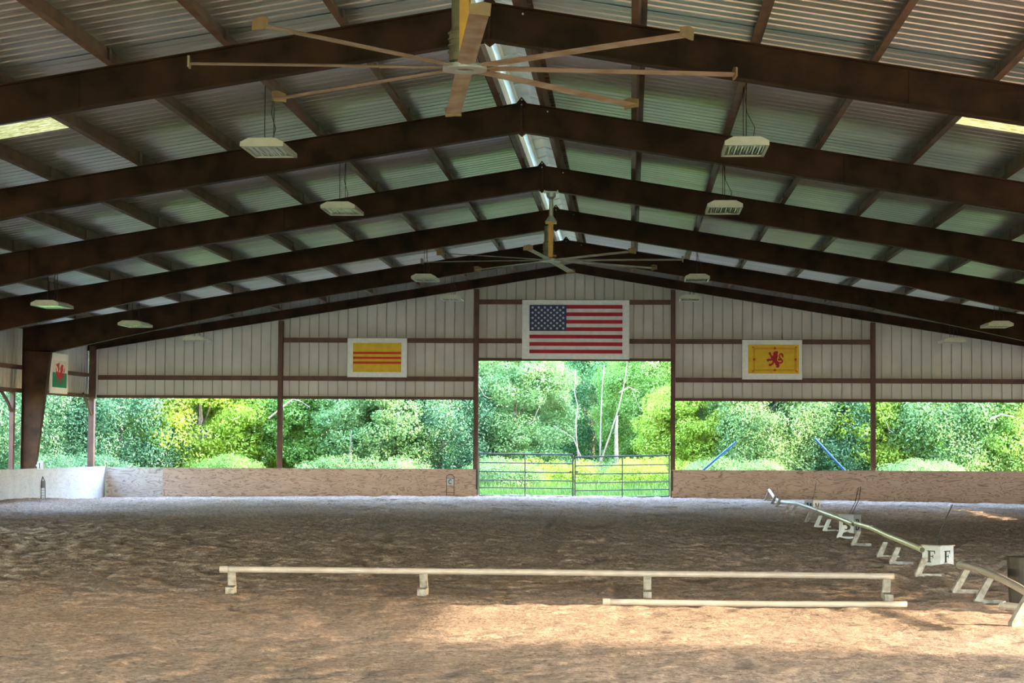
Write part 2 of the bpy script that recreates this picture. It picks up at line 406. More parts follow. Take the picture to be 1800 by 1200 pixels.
# ------------------------------------------------------------------ steel frames
def rafter_pts(s):
    xs = [0.0, 2, 4, 6, 8, 9.5, 11, 12.5, 14.32]
    top = [(s * x, ztop(x)) for x in xs] + [(s * 15.10, ztop(15.10))]
    bot = [(s * x, ztop(x) - (0.46 + max(0, x - 8) * 0.054)) for x in xs]
    return top, bot
def strip(mb, pts, y, wy, th):
    for (x0, z0), (x1, z1) in zip(pts[:-1], pts[1:]):
        d = Vector((x1 - x0, 0, z1 - z0)).normalized(); n = Vector((-d.z, 0, d.x)) * th / 2
        vs = []
        for yy in (y - wy / 2, y + wy / 2):
            for (x, z) in ((x0, z0), (x1, z1)):
                vs += [(x + n.x, yy, z + n.z), (x - n.x, yy, z - n.z)]
        mb.add(vs, [(0, 2, 3, 1), (4, 5, 7, 6), (0, 4, 6, 2), (1, 3, 7, 5), (0, 1, 5, 4), (2, 6, 7, 3)])
def frame(Y, label):
    root = empty('steel_frame', (0, Y, 0), 0, label, 'steel frame', 'tapered steel frames under the roof')
    for s in (-1, 1):
        top, bot = rafter_pts(s)
        r = MB(); 
        n = len(bot)
        for i in range(n - 1):
            r.prism([top[i], top[i + 1], bot[i + 1], bot[i]], -0.005, 0.005, lambda u, v, w: (u, w, v))
        r.prism([top[n - 1], top[n], (s * 15.10, 4.24), bot[n - 1]], -0.005, 0.005, lambda u, v, w: (u, w, v))
        strip(r, top, 0, 0.20, 0.016); strip(r, bot, 0, 0.20, 0.016)
        # splice plates and stiffeners
        for x in (5.2, 10.4):
            zt = ztop(x); zb = zt - (0.46 + max(0, x - 8) * 0.054)
            r.box((s * x, 0, (zt + zb) / 2), (0.006, 0.05, zt - zb - 0.01))
        ra = r.build('rafter', M['steel'], root)
        for x in (1.86, 4.81, 7.76, 10.71):
            zb = ztop(x) - (0.46 + max(0, x - 8) * 0.054); br = MB()
            br.tube([(s * x, 0.09, zb + 0.02), (s * x, 0.62, zroof(x) - 0.26)], 0.016, 4)
            br.build('flange_brace', M['purlin'], ra)
        c = MB()
        c.prism([(s * 15.10, 4.24), (s * 14.32, 4.24), (s * 14.84, 0.0), (s * 15.10, 0.0)], -0.005, 0.005, lambda u, v, w: (u, w, v))
        strip(c, [(s * 15.10, -0.1), (s * 15.10, ztop(15.10))], 0, 0.22, 0.018)
        strip(c, [(s * 14.32, 4.24), (s * 14.84, -0.1)], 0, 0.22, 0.018)
        c.box((s * 14.71, 0, 4.24), (0.80, 0.2, 0.016))
        c.build('column', M['steel'], root)
    p = MB()
    p.prism([(-0.10, ZT - 0.02), (0, ZT + 0.10), (0.10, ZT - 0.02)], -0.09, 0.09, lambda u, v, w: (u, w, v))
    p.box((0, 0, ZT - 0.25), (0.03, 0.19, 0.5))
    p.prism([(-0.09, ZT - 0.46), (0, ZT - 0.53), (0.09, ZT - 0.46)], -0.09, 0.09, lambda u, v, w: (u, w, v))
    p.build('apex_plate', M['steel'], root)
    for x, z, y in ((0.0, ZT + 0.05, -0.10), (0.0, ZT - 0.03, -0.105), (0.42, ZT - 0.13, -0.02)):  # pale discs painted for daylight showing through small holes in the steel
        b = MB(); b.tube([(x, y, z), (x, y + 0.015, z)], 0.014, 6)
        b.build('light_dot', M['fixture'], root, label='pale disc standing in for daylight through a hole')
    return root
desc = ['farthest full dark steel frame, its column standing in the left corner', 'second dark steel frame from the far gable',
        'dark steel frame carrying the farther fan', 'fourth dark steel frame from the far gable',
        'nearest dark steel frame crossing the top of the view', 'dark steel frame next to the nearer fan, above the view',
        'dark steel frame just ahead of the viewer', 'dark steel frame behind the viewer', 'second dark steel frame behind the viewer', 'dark steel frame at the near opening']
for Y, d in zip(FRY, desc): frame(Y, d)

# purlins (Z sections running the length of the roof)
def purlin(s, x, label):
    th = math.atan(S) * -s
    o = MB(); h = 0.255; f = 0.08; t = 0.006
    sec = [(-f, h), (0, h), (t, 0 + t), (f, t), (f, 0), (0, 0), (-t, h - t), (-f, h - t)]
    sec = [(f, h), (0, h), (0, t), (-f, t), (-f, 0), (t, 0), (t, h - t), (f, h - t)]
    zb = zroof(x) - h - 0.006
    ct, st = math.cos(th), math.sin(th)
    o.prism([(a * s, b) for a, b in sec], Y0, YE, lambda u, v, w: (s * x + u * ct - v * st * 1, w, zb + u * st + v * ct))
    q = o.build('roof_purlin', M['purlin']); tag(q, label, 'purlin', 'brown roof purlins')
    for Y in FRY:
        c = MB(); c.box((s * x - s * 0.012, Y, zb + 0.12), (0.012, 0.14, 0.22))
        c.build('bearing_clip', M['purlin'], q)
for s in (-1, 1):
    for i, x in enumerate(PUR):
        purlin(s, x, '%s brown roof purlin %s of the ridge' % (ORD[i], side_name[s]))
    e = MB(); e.box((s * (XW - 0.10), (Y0 + YE) / 2, zroof(XW) - 0.14), (0.10, YE - Y0, 0.2))
    tag(e.build('eave_strut', M['purlin']), 'brown eave strut along the top of the %s side wall' % side_name[s], 'purlin')

# ------------------------------------------------------------------ far gable wall
X = lambda px: P(px, 700, YE - 0.2).x
CX = [X(492), X(836.5), X(1183), X(1535)]
ZP, ZD = P(836, 699, YE).z, P(1012, 631, YE).z
def wall_panel(mb, a, b, zb, ztf, pitch=0.305, y=YE, inv=1):
    x = a
    while x < b - 1e-4:
        for d0, d1, h0, h1 in ((0, 0.022, 0.045, 0.045), (0.022, 0.032, 0.045, 0), (0.032, 0.295, 0, 0), (0.295, 0.305, 0, 0.045)):
            p, q = min(x + d0, b), min(x + d1, b)
            if q - p < 1e-5: continue
            mb.add([(p, y + h0, zb), (q, y + h1, zb), (q, y + h1, ztf(q)), (p, y + h0, ztf(p))], [(0, 1, 2, 3)])
        x += pitch
w_ = MB(); zt_ = lambda x: zroof(x) + 0.04
wall_panel(w_, -XW, CX[1], ZP, zt_); wall_panel(w_, CX[1], CX[2], ZD, zt_); wall_panel(w_, CX[2], XW, ZP, zt_)
for x in CX[1:3]: w_.box((x, YE + 0.03, (ZD + zt_(x)) / 2), (0.05, 0.07, zt_(x) - ZD))
struct(w_.build('wall_back', M['siding']), 'grey ribbed metal siding of the far gable above the openings')
# end rafter
er = empty('gable_rafter', (0, YE - 0.12, 0), 0, 'slim brown rafter following the gable above the siding', 'steel frame')
for s in (-1, 1):
    r = MB(); pts = [(0, ztop(0)), (s * XW, ztop(XW))]; b = [(x, z - 0.27) for x, z in pts]
    r.prism([pts[0], pts[1], b[1], b[0]], -0.005, 0.005, lambda u, v, w: (u, w, v))
    strip(r, pts, -0.03, 0.12, 0.014); strip(r, b, -0.03, 0.14, 0.014)
    r.build('rafter', M['steel'], er)
names = ['left end-wall post between the second and third openings', 'end-wall post at the left jamb of the gate opening', 'end-wall post at the right jamb of the gate opening', 'end-wall post right of the lion flag']
names[0] = 'end-wall post left of the yellow flag with three red stripes'
for x, nm in zip(CX, names):
    c = MB(); H = ztop(x) - 0.31; y = YE - 0.13
    c.box((x, y, H / 2), (0.012, 0.2, H)); c.box((x, y - 0.1, H / 2), (0.14, 0.012, H)); c.box((x, y + 0.09, H / 2), (0.14, 0.012, H))
    tag(c.build('wall_post', M['post']), 'red-brown steel ' + nm, 'post', 'red-brown posts of the far wall')
# corner posts
for s in (-1, 1):
    c = MB(); H = ztop(14.9) - 0.2; x = s * 15.14
    c.box((x, YE - 0.2, H / 2), (0.18, 0.2, H))
    root = tag(c.build('corner_post', M['post']), 'red-brown corner post where the far wall meets the %s side' % side_name[s], 'post')
    if s < 0:
        b = MB(); b.tube([(-15.14, YE - 0.30, 2.55), (-15.14, YE - 0.55, 2.75), (-15.14, YE - 1.25, 3.17)], 0.05, 6)
        b.build('knee_brace', M['post'], root)
# girts
def girt(n, p0, p1, h=0.11, d=0.16, lab=''):
    p0, p1 = Vector(p0), Vector(p1); b = MB(); dv = p1 - p0
    if abs(dv.x) > abs(dv.y): b.box((p0 + p1) / 2, (abs(dv.x), d, h)); b.box(((p0 + p1) / 2) + Vector((0, -d / 2, -h / 2 - 0.015)), (abs(dv.x), 0.012, 0.05))
    else: b.box((p0 + p1) / 2, (d, abs(dv.y), h))
    struct(b.build('trim_%d' % n, M['post']), lab)
yg = YE - 0.10; g5, g4 = P(600, 597, yg).z, P(600, 664, yg).z; g6 = P(1000, 530, yg).z
k = 1
spans = [(-15.05, CX[0], (g4,)), (CX[0], CX[1], (g4, g5)), (CX[1], CX[2], (g5, g6)), (CX[2], CX[3], (g4, g5)), (CX[3], 15.05, (g4,))]
for bi, (a, b, zs) in enumerate(spans):
    for zi, z in enumerate(zs):
        girt(k, (a + 0.08, yg, z), (b - 0.08, yg, z), lab='%s brown girt in the %s bay of the far wall' % ('lower' if zi == 0 else 'upper', ORD[bi])); k += 1
    zb = ZD if bi == 2 else ZP
    girt(k, (a + 0.02, YE - 0.02, zb), (b - 0.02, YE - 0.02, zb), h=0.05, d=0.10, lab='brown header trim over the %s opening of the far wall' % ORD[bi]); k += 1

# ------------------------------------------------------------------ side walls
def side_panel(mb, s, ya, yb, zb, zt):
    y = ya
    while y < yb - 1e-4:
        for d0, d1, h0, h1 in ((0, 0.03, 0.03, 0.03), (0.03, 0.055, 0.03, 0), (0.055, 0.28, 0, 0), (0.28, 0.305, 0, 0.03)):
            p, q = min(y + d0, yb), min(y + d1, yb)
            if q - p < 1e-5: continue
            mb.add([(s * (XW + h0), p, zb), (s * (XW + h1), q, zb), (s * (XW + h1), q, zt), (s * (XW + h0), p, zt)], [(0, 1, 2, 3)])
        y += 0.305
lw = MB(); side_panel(lw, -1, Y0, 47.0, 1.0, zroof(XW)); side_panel(lw, -1, 47.0, YE, 3.15, zroof(XW))  # unseen near stretch closed down to kickboard height to dim the arena
struct(lw.build('wall_left', M['siding']), 'ribbed metal siding of the left side above the opening, unseen bays closed to cut light')
rw = MB(); side_panel(rw, 1, Y0, 15.0, 1.0, zroof(XW)); side_panel(rw, 1, 15.0, 22.4, 4.15, zroof(XW)); side_panel(rw, 1, 22.4, 48.2, 0.5, zroof(XW))
side_panel(rw, 1, 48.2, 55.4, 1.26, zroof(XW)); side_panel(rw, 1, 55.4, YE, 0.9, zroof(XW))  # unseen wall; tall opening and slot shaped to cut sun patch and streak
struct(rw.build('wall_right', M['siding']), 'ribbed metal siding of the unseen right side, openings shaped for the sun patches')
for s in (-1, 1):
    for z in ((3.77,) if s > 0 else (3.77, 3.12)):
        girt(k, (s * (XW - 0.09), 47.1 if s < 0 else 22.5, z), (s * (XW - 0.09), YE - 0.35, z), lab='brown girt along the %s side wall' % side_name[s] + (' at its lower edge' if z < 3.5 else '')); k += 1
# slim post with knee brace beside the left column
c = MB(); c.box((-15.2, 53.9, 1.55), (0.12, 0.14, 3.1)); rp = tag(c.build('side_post', M['post']), 'slim red-brown post just left of the big corner column', 'post')
b = MB(); b.tube([(-15.2, 53.8, 2.55), (-15.2, 53.5, 2.78), (-15.2, 52.9, 3.07)], 0.05, 6); b.build('knee_brace', M['post'], rp)

# ------------------------------------------------------------------ kickboards
def sheet(x0, x1, y, zt, m, label, dz=0.0, group='plywood kickboards of the far wall'):
    b = MB(); c = ((x0 + x1) / 2, y, (zt - 0.25) / 2 + 0.0)
    b.box((0, 0, 0), (x1 - x0 - 0.0015, 0.018, zt + 0.25))
    o = b.build('kickboard_sheet', m); o.location = c; o.rotation_euler = (0, dz, 0)
    tag(o, label, 'kickboard', group); return o
YK = YE - 0.42
XK = lambda px: P(px, 840, YK).x
L = [185.5, 286, 424, 562, 700, 838]; Rr = [1181, 1320, 1463, 1604, 1748, 1830]
tops_l = [821, 822, 822.7, 823.3, 824]; tops_r = [826, 826.5, 827, 827.8, 828]
for i in range(5):
    zt = P((L[i] + L[i + 1]) / 2, tops_l[i], YK).z
    sheet(XK(L[i]), XK(L[i + 1]), YK, zt, M['ply_pale'] if i == 0 else M['ply'],
          ['pale plywood kickboard sheet in the left corner of the far wall', 'plywood kickboard sheet second from the left corner of the far wall', 'plywood kickboard sheet third from the left corner', 'plywood kickboard sheet fourth from the left corner', 'plywood kickboard sheet behind the letter C marker, beside the gate'][i])
    zt = P((Rr[i] + Rr[i + 1]) / 2, tops_r[i], YK).z
    sheet(XK(Rr[i]), XK(Rr[i + 1]), YK, zt, M['ply'], 'plywood kickboard sheet %s to the right of the gates' % ORD[i])
XL = -14.62
ys = [61.55, 59.2, 56.75, 54.3, 51.85, 49.4, 46.95, 44.5, 42.05, 39.6]
for i, (a, b) in enumerate(zip(ys[:-1], ys[1:])):
    bb = MB(); bb.box((0, 0, 0), (0.018, a - b - 0.002, 1.25)); o = bb.build('kickboard_sheet', M['ply_white'])
    zt = 0.93 + 0.012 * i; o.location = (XL, (a + b) / 2, zt - 0.625)
    tag(o, 'whitewashed kickboard sheet on the left side, %s from the corner' % ORD[i], 'kickboard', 'whitewashed kickboards of the left side')
ys = [61.55 - 2.44 * i for i in range(18)]
for i in range(17):
    if i < 14:
        bb = MB(); bb.box((0, 0, 0), (0.018, 2.43, 1.25)); o = bb.build('kickboard_sheet', M['ply'])
        o.location = (14.62, ys[i] - 1.22, 0.98 - 0.625)
        tag(o, 'plywood kickboard sheet on the right side, %s from the far corner' % ORD[i], 'kickboard', 'plywood kickboards of the right side')
# dark hinge boards at the gate jambs
for px, nm in ((838.5, 'left'), (1181.5, 'right')):
    b = MB(); b.box((P(px, 850, YK).x, YK - 0.03, 0.60), (0.06, 0.06, 0.62))
    tag(b.build('jamb_pad', M['black']), 'black pad on the %s jamb of the gate opening' % nm, 'pad')

# ------------------------------------------------------------------ gates
def gate(x0, x1, yt, yb, mid, tops, label, name):
    Yg = YE - 0.30
    root = empty('tube_gate', (P(x0, yb, Yg).x, Yg, 0), 0, label, 'gate', 'metal tube gates in the centre opening')
    ox = root.location.x
    rel = lambda p: (p.x - ox, 0, p.z)
    f = MB(); r = 0.024
    c = [P(x0, yt[0], Yg), P(x1, yt[1], Yg), P(x1, yb[1] if isinstance(yb, tuple) else yb, Yg), P(x0, yb[0] if isinstance(yb, tuple) else yb, Yg)]
    f.tube([rel(c[0]), rel(c[1])], r, 8); f.tube([rel(c[1]), rel(c[2])], r, 8); f.tube([rel(c[2]), rel(c[3])], r, 8); f.tube([rel(c[3]), rel(c[0])], r, 8)
    f.build('gate_frame', M['gate'], root)
    for a, b in tops:
        m = MB(); m.tube([rel(P(x0, a, Yg)), rel(P(x1, b, Yg))], 0.018, 8); m.build('rail', M['gate'], root)
    m = MB(); m.tube([rel(P(mid, (yt[0] + yt[1]) / 2, Yg)), rel(P(mid, yb[0] if isinstance(yb, tuple) else yb, Yg))], 0.020, 8); m.build('upright', M['gate'], root)
    return root
_P = P
def gate2(x0, x1, yt, yb, mid, rails, label): return gate(x0, x1, yt, (yb[0], yb[1]), mid, rails, label, '')
P_keep = P
def P(px, py, Y):
    if isinstance(py, tuple): py = sum(py) / 2
    return P_keep(px, py, Y)
gl = gate2(842, 1007, (797, 799), (870.5, 873), 923, [(812.5, 814.5), (828, 830.5), (843, 845), (856.5, 858.5)], 'left green-grey six-bar tube gate leaf in the centre opening')
gr = gate2(1011, 1176.5, (803, 800), (875.5, 872), 1094, [(818.5, 816), (833, 831), (848.5, 846), (862, 859.5)], 'right green-grey six-bar tube gate leaf in the centre opening')
for root, dx in ((gl, 3.05 - 0.15), (gr, 0.0)):
    m = MB(); x = P(1003 if root is gl else 1014, 800, YE - 0.3).x - root.location.x; z = P(1003, 829, YE - 0.3).z
    m.prism([(-0.06, 0), (0, 0.04), (0.06, 0), (0, -0.05)], -0.03, 0.03, lambda u, v, w: (x + u, w, z + v)); m.build('latch', M['gate'], root)

# ------------------------------------------------------------------ flags on boards
def sub_flag(root, w, h): pass
def board(x0, x1, y0, y1, label, Yb):
    a = P(x0, y0, Yb); b = P(x1, y1, Yb); cx, cz = (a.x + b.x) / 2, (a.z + b.z) / 2
    root = empty('flag_board', (cx, Yb, cz), 0, label, 'flag')
    m = MB(); m.box((0, 0.02, 0), (b.x - a.x, 0.03, a.z - b.z)); m.build('backing_board', M['white'], root)
    return root, (b.x - a.x) / (x1 - x0)
def rect(mb, x0, x1, z0, z1, y): mb.add([(x0, y, z0), (x1, y, z0), (x1, y, z1), (x0, y, z1)], [(0, 1, 2, 3)])
YB = YE - 0.222
# stars and stripes
root, sc = board(918, 1106, 527, 631.5, 'stars and stripes flag on a white board above the gate opening', YB)
q = lambda px, py: ((px - 1012) * sc, (579.25 - py) * sc)
x0, z1 = q(931, 536); x1, z0 = q(1094, 621)
fb = MB(); H = (z1 - z0) / 13; NX = 24
def wav(x, z): return -0.012 - 0.006 * math.sin(x * 9 + z * 3)
xc = x0 + (x1 - x0) * 0.397
for i in range(13):
    zt, zb = z1 - i * H, z1 - (i + 1) * H
    for j in range(NX):
        a, b = x0 + (x1 - x0) * j / NX, x0 + (x1 - x0) * (j + 1) / NX
        fb.cur = 0 if i % 2 == 0 else 1
        fb.add([(a, wav(a, zb), zb), (b, wav(b, zb), zb), (b, wav(b, zt), zt), (a, wav(a, zt), zt)], [(0, 1, 2, 3)])
cl = fb.build('flag_cloth', [M['red'], M['fwhite']], root)
cn = MB(); rect(cn, x0, xc, z1 - 7 * H, z1, -0.022); cn.build('canton', M['navy'], root)
st = MB()
for r_ in range(9):
    n = 6 if r_ % 2 == 0 else 5
    for c_ in range(n):
        u = x0 + (xc - x0) * ((c_ * 2 + (1 if n == 6 else 2)) / 12.0); zz = z1 - 7 * H * (r_ + 1) / 10
        pts = [(u + (0.052 if k % 2 == 0 else 0.021) * math.sin(k * math.pi / 5), -0.026, zz + (0.052 if k % 2 == 0 else 0.021) * math.cos(k * math.pi / 5)) for k in range(10)]
        st.add(pts, [tuple(range(10))])
st.build('stars', M['fwhite'], root)
# yellow flag with three red stripes
root, sc = board(611, 715, 594, 663, 'yellow flag with three red stripes on a white board', YB)
q = lambda px, py: ((px - 663) * sc, (628.5 - py) * sc)
x0, z1 = q(621, 603); x1, z0 = q(705, 653.5)
fb = MB(); rect(fb, x0, x1, z0, z1, -0.012); fb.build('flag_cloth', M['fyellow'], root)
fb = MB()
for py in (620.3, 628.8, 637.2):
    _, za = q(0, py - 2); _, zb = q(0, py + 2); rect(fb, x0, x1, zb, za, -0.016)
fb.build('stripes', M['fred2'], root)
# lion flag
root, sc = board(1304.5, 1410, 597, 667, 'yellow flag with a red rampant lion on a white board', YB)
T = lambda u, v: ((u / 15 + 1300 - 1357.3) * sc, (632 - (v / 15 + 590)) * sc)
fb = MB(); a = T(228, 232); b = T(1565, 1000); rect(fb, a[0], b[0], b[1], a[1], -0.012); fb.build('flag_cloth', M['fyellow'], root)
ln = MB()
for (u0, v0, u1, v1) in ((365, 315, 1490, 325), (365, 340, 1490, 352), (365, 890, 1490, 900), (365, 915, 1490, 928), (362, 315, 374, 928), (393, 340, 405, 900), (1452, 340, 1464, 900), (1482, 315, 1495, 928)):
    a = T(u0, v0); b = T(u1, v1); rect(ln, a[0], b[0], b[1], a[1], -0.016)
ln.build('border_lines', M['fline'], root)
def polys(lst, y, name, m, root):
    mb = MB()
    for i, pl in enumerate(lst):
        mb.add([(T(*p)[0], y - 0.0008 * i, T(*p)[1]) for p in pl], [tuple(range(len(pl)))[::-1]])
    return mb.build(name, m, root)
fl = []
for (u, v) in ((932, 325), (932, 905), (385, 625), (1475, 622)):
    fl.append([(u - 42, v), (u - 20, v - 20), (u, v - 40), (u + 20, v - 20), (u + 42, v), (u + 20, v + 22), (u, v + 42), (u - 20, v + 22)])
for (u, v) in ((352, 303), (1495, 300), (357, 938), (1505, 940)):
    fl.append([(u - 28, v - 6), (u, v - 24), (u + 26, v), (u, v + 26)])
for f_ in fl: polys([f_], -0.018, 'fleur_mark', M['fred2'], root)
lion = [
 [(905, 410), (930, 420), (960, 398), (985, 408), (1005, 400), (1015, 445), (1000, 480), (1012, 530), (998, 570), (985, 610), (1000, 660), (1045, 700), (1050, 770), (1000, 790), (955, 780), (930, 720), (905, 700), (870, 680), (850, 620), (820, 580), (845, 550), (880, 520), (895, 490), (868, 450), (895, 455), (908, 440)],
 [(770, 445), (795, 425), (825, 435), (832, 475), (855, 520), (890, 560), (860, 610), (825, 570), (805, 520), (770, 490)],
 [(705, 632), (760, 605), (850, 605), (870, 640), (850, 655), (780, 665), (765, 685), (740, 675), (720, 655)],
 [(870, 660), (915, 700), (895, 750), (850, 780), (820, 805), (785, 800), (762, 770), (790, 742), (840, 735), (862, 700)],
 [(950, 740), (1045, 740), (1055, 800), (1025, 842), (985, 842), (955, 820), (975, 785)],
 [(1030, 690), (1040, 730), (1100, 735), (1145, 700), (1150, 650), (1120, 610), (1075, 570), (1068, 520), (1085, 485), (1105, 500), (1110, 540), (1150, 582), (1160, 520), (1140, 470), (1095, 450), (1050, 475), (1035, 520), (1040, 580), (1060, 610), (1105, 655), (1110, 680), (1085, 695)],
 [(1005, 610), (1045, 600), (1090, 640), (1105, 660), (1060, 655), (1020, 650)],
]
polys(lion, -0.020, 'lion', M['red'], root)
# green and white flag with the dragon, on the left side wall
Xf = -XW + 0.20
a = PX(89, 621, Xf); b = PX(118.5, 691, Xf)
yn, yf = a.y, b.y; cy = (yn + yf) / 2; zt_, zb_ = PX(104, 621, Xf).z, PX(104, 691.5, Xf).z
root = empty('flag_board', (Xf, cy, (zt_ + zb_) / 2), math.pi / 2, 'white and green flag with a red dragon on the left side wall', 'flag')
W, Hh = yf - yn, zt_ - zb_
m = MB(); hw = W / 2; hh = Hh / 2
m.prism([(-hw, -hh), (hw, -hh), (hw, hh), (-hw + 0.25, hh), (-hw, hh - 0.08)], 0.0, 0.03, lambda u, v, w: (u, w, v)); m.build('backing_board', M['white'], root)
U = lambda u, v: ((u - 320) / 410 * W, (610 - v) / 970 * Hh)
def poly2(pl, y, name, mt):
    mb = MB()
    for i, p_ in enumerate(pl): mb.add([(U(*p)[0], y - 0.0008 * i, U(*p)[1]) for p in p_], [tuple(range(len(p_)))[::-1]])
    mb.build(name, mt, root)
poly2([[(160, 300), (495, 300), (495, 600), (160, 600)]], -0.004, 'flag_cloth', M['fwhite'])
poly2([[(160, 592), (495, 592), (495, 950), (160, 950)]], -0.008, 'green_half', M['fgreen'])
poly2([[(250, 560), (300, 590), (330, 575), (400, 590), (430, 620), (420, 680), (400, 745), (370, 700), (340, 740), (300, 720), (270, 750), (255, 690), (240, 640)],
       [(235, 400), (265, 380), (318, 345), (310, 420), (318, 500), (305, 580), (275, 580), (280, 500), (262, 440), (245, 430)],
       [(335, 580), (335, 470), (360, 400), (375, 380), (385, 400), (410, 400), (400, 470), (405, 520), (380, 590)],
       [(228, 470), (245, 500), (250, 600), (235, 590)], [(425, 440), (442, 490), (435, 560), (420, 600), (405, 560), (425, 520)],
       [(255, 740), (275, 745), (262, 800), (285, 830), (250, 840), (245, 800)], [(330, 735), (350, 735), (345, 800), (355, 850), (330, 850), (325, 800)], [(395, 740), (412, 740), (405, 810), (412, 860), (388, 860), (390, 800)]],
      -0.012, 'dragon', M['red'])

# ------------------------------------------------------------------ letters
LET = {
 'F': [[(0, 0), (.42, 0), (.42, .06), (.33, .08), (.33, .92), (.42, .94), (.42, 1), (0, 1), (0, .94), (.09, .92), (.09, .08), (0, .06)], [(.3, 1), (.8, 1), (.8, .72), (.74, .72), (.68, .92), (.3, .92)], [(.3, .56), (.52, .56), (.55, .66), (.61, .66), (.61, .36), (.55, .36), (.52, .48), (.3, .48)]],
 'B': [[(0, 0), (.3, 0), (.3, 1), (0, 1), (0, .94), (.08, .92), (.08, .08), (0, .06)], [(.28, 1), (.55, 1), (.7, .92), (.76, .76), (.68, .62), (.46, .50), (.28, .46), (.28, .62), (.40, .62), (.48, .76), (.42, .90), (.28, .92)], [(.28, .54), (.46, .54), (.76, .44), (.84, .26), (.76, .08), (.56, 0), (.28, 0), (.28, .1), (.44, .1), (.52, .25), (.44, .38), (.28, .40)]],
 'M': [[(0, 0), (.2, 0), (.2, .06), (.15, .08), (.15, 1), (0, 1)], [(.03, 1), (.28, 1), (.55, .35), (.5, .1), (.42, .1)], [(.42, .1), (.55, .1), (.97, 1), (.78, 1)], [(.72, 0), (1, 0), (1, 1), (.78, 1), (.78, .08), (.72, .06)]],
 'C': [[(.80 * .5 + .5 * .80 * math.cos(t) , .5 + .5 * math.sin(t)) for t in [math.radians(a) for a in range(42, 320, 14)]] + [(.4 + .24 * math.cos(t), .5 + .33 * math.sin(t)) for t in [math.radians(a) for a in range(318, 40, -14)]]],
 '1': [[(.2, 0), (.7, 0), (.7, .07), (.58, .1), (.58, 1), (.48, 1), (.2, .84), (.2, .76), (.36, .8), (.36, .1), (.2, .07)]],
}
def letter(ch, w, h, fn):
    mb = MB()
    for pl in LET[ch]:
        mb.add([fn((u - 0.4) * w, (v - 0.5) * h) for u, v in pl], [tuple(range(len(pl)))])
    return mb

def marker_box(x, y, rz, ch, s, h, label, wsticks, lh=0.6):
    z = gz(x, y) - 0.01
    root = empty('letter_marker', (x, y, z), rz, label, 'letter marker', 'dressage letter boxes along the side rail')
    b = MB(); b.box((0, 0, h / 2), (s, s, h)); b.build('box', M['boxwhite'], root)
    b = MB(); b.box((0, 0, h + 0.008), (s + 0.03, s + 0.03, 0.018)); b.build('lid', M['boxtop'], root)
    L1 = letter(ch, h * 0.62, h * lh, lambda u, v: (u, -s / 2 - 0.003, h * 0.48 + v)); L1.build('letter', M['black'], root)
    L2 = letter(ch, h * 0.62, h * lh, lambda u, v: (-s / 2 - 0.003, -u, h * 0.48 + v)); L2.build('letter', M['black'], root)
    for pts in wsticks:
        t = MB(); t.tube(pts, 0.008, 6); t.build('stake', M['black'], root)
    return root
pF = P(1653, 990, 30.6)
marker_box(pF.x, 30.6 + 0.24, math.radians(45), 'F', 0.335, 0.30, 'white corner box lettered F, closest to the viewer', [[(0.02, 0, 0.31), (0.10, 0.04, 0.50), (0.24, -0.10, 0.98 - 0.05)]])
pB = P(1497, 931, 41.0)
marker_box(pB.x + 0.0, 41.3, math.radians(57), 'B', 0.33, 0.37, 'white box lettered B behind the long side rail', [[(-0.05, 0, 0.38), (0.03, -0.10, 0.62), (0.10, -0.14, 0.92), (0.13, -0.18, 0.95), (0.08, -0.17, 0.70), (-0.02, -0.05, 0.38)]])
pM = P(1428, 897, 54.0)
marker_box(pM.x, 54.0, math.radians(45), 'M', 0.30, 0.26, 'white box lettered M, farthest along the side rail', [[(0.0, 0, 0.27), (0.06, -0.04, 0.50), (0.08, -0.06, 0.72)]])

# C marker hung on the kickboard
a = P(791.5, 846.5, YK - 0.03)
root = empty('letter_marker', (a.x, YK - 0.03, a.z), 0, 'white plate lettered C hung on the plywood by the gate', 'letter marker')
b = MB(); b.box((0, 0, 0), (0.215, 0.014, 0.20)); b.build('plate', M['boxwhite'], root)
letter('C', 0.15, 0.15, lambda u, v: (u + 0.0, -0.012, v)).build('letter', M['black'], root)
b = MB(); b.tube([(-0.118, 0, -0.43), (-0.118, 0, 0.16), (-0.05, 0, 0.22), (0.05, 0, 0.22), (0.118, 0, 0.16), (0.118, 0, -0.43)], 0.009, 6)
b.tube([(-0.118, 0, 0.108), (0.118, 0, 0.108)], 0.009, 6); b.tube([(-0.118, 0, -0.33), (0.118, 0, -0.33)], 0.007, 6); b.build('hanging_frame', M['wire'], root)
# similar marker on the left side boards, seen edge-on
a = PX(77, 858, XL + 0.04)
root = empty('letter_marker', (XL + 0.04, a.y, a.z), math.pi / 2, 'thin black-framed marker hung on the left whitewashed boards', 'letter marker')
hz_ = (PX(73, 838, XL + 0.04).z - a.z)
b = MB(); b.box((-0.05, 0, hz_ * 0.35), (0.30, 0.014, 0.2)); b.build('plate', M['black'], root)
b = MB(); b.tube([(-0.24, 0, -0.30), (-0.24, 0, hz_ * 0.6), (-0.12, 0, hz_), (0.1, 0, hz_ * 0.6), (0.16, 0, -0.30)], 0.012, 6)
for i in range(4): b.tube([(-0.22, 0, -0.05 - i * 0.07), (0.16, 0, -0.06 - i * 0.07)], 0.008, 6)
b.build('hanging_frame', M['wire'], root)
# number 1 box behind the left column
a = P(71, 818, 54.30)
root = empty('number_box', (a.x, 54.33, a.z), 0, 'small white box numbered 1 fixed to the foot of the left column', 'number marker')
b = MB(); b.box((0, 0, 0.0), (0.17, 0.14, 0.22)); b.build('box', M['boxtop'], root)
letter('1', 0.13, 0.15, lambda u, v: (u - 0.02, -0.074, v)).build('number', M['black'], root)
b = MB(); b.box((-0.05, 0.10, 0.0), (0.22, 0.06, 0.06)); b.build('bracket', M['oldwood'], root)

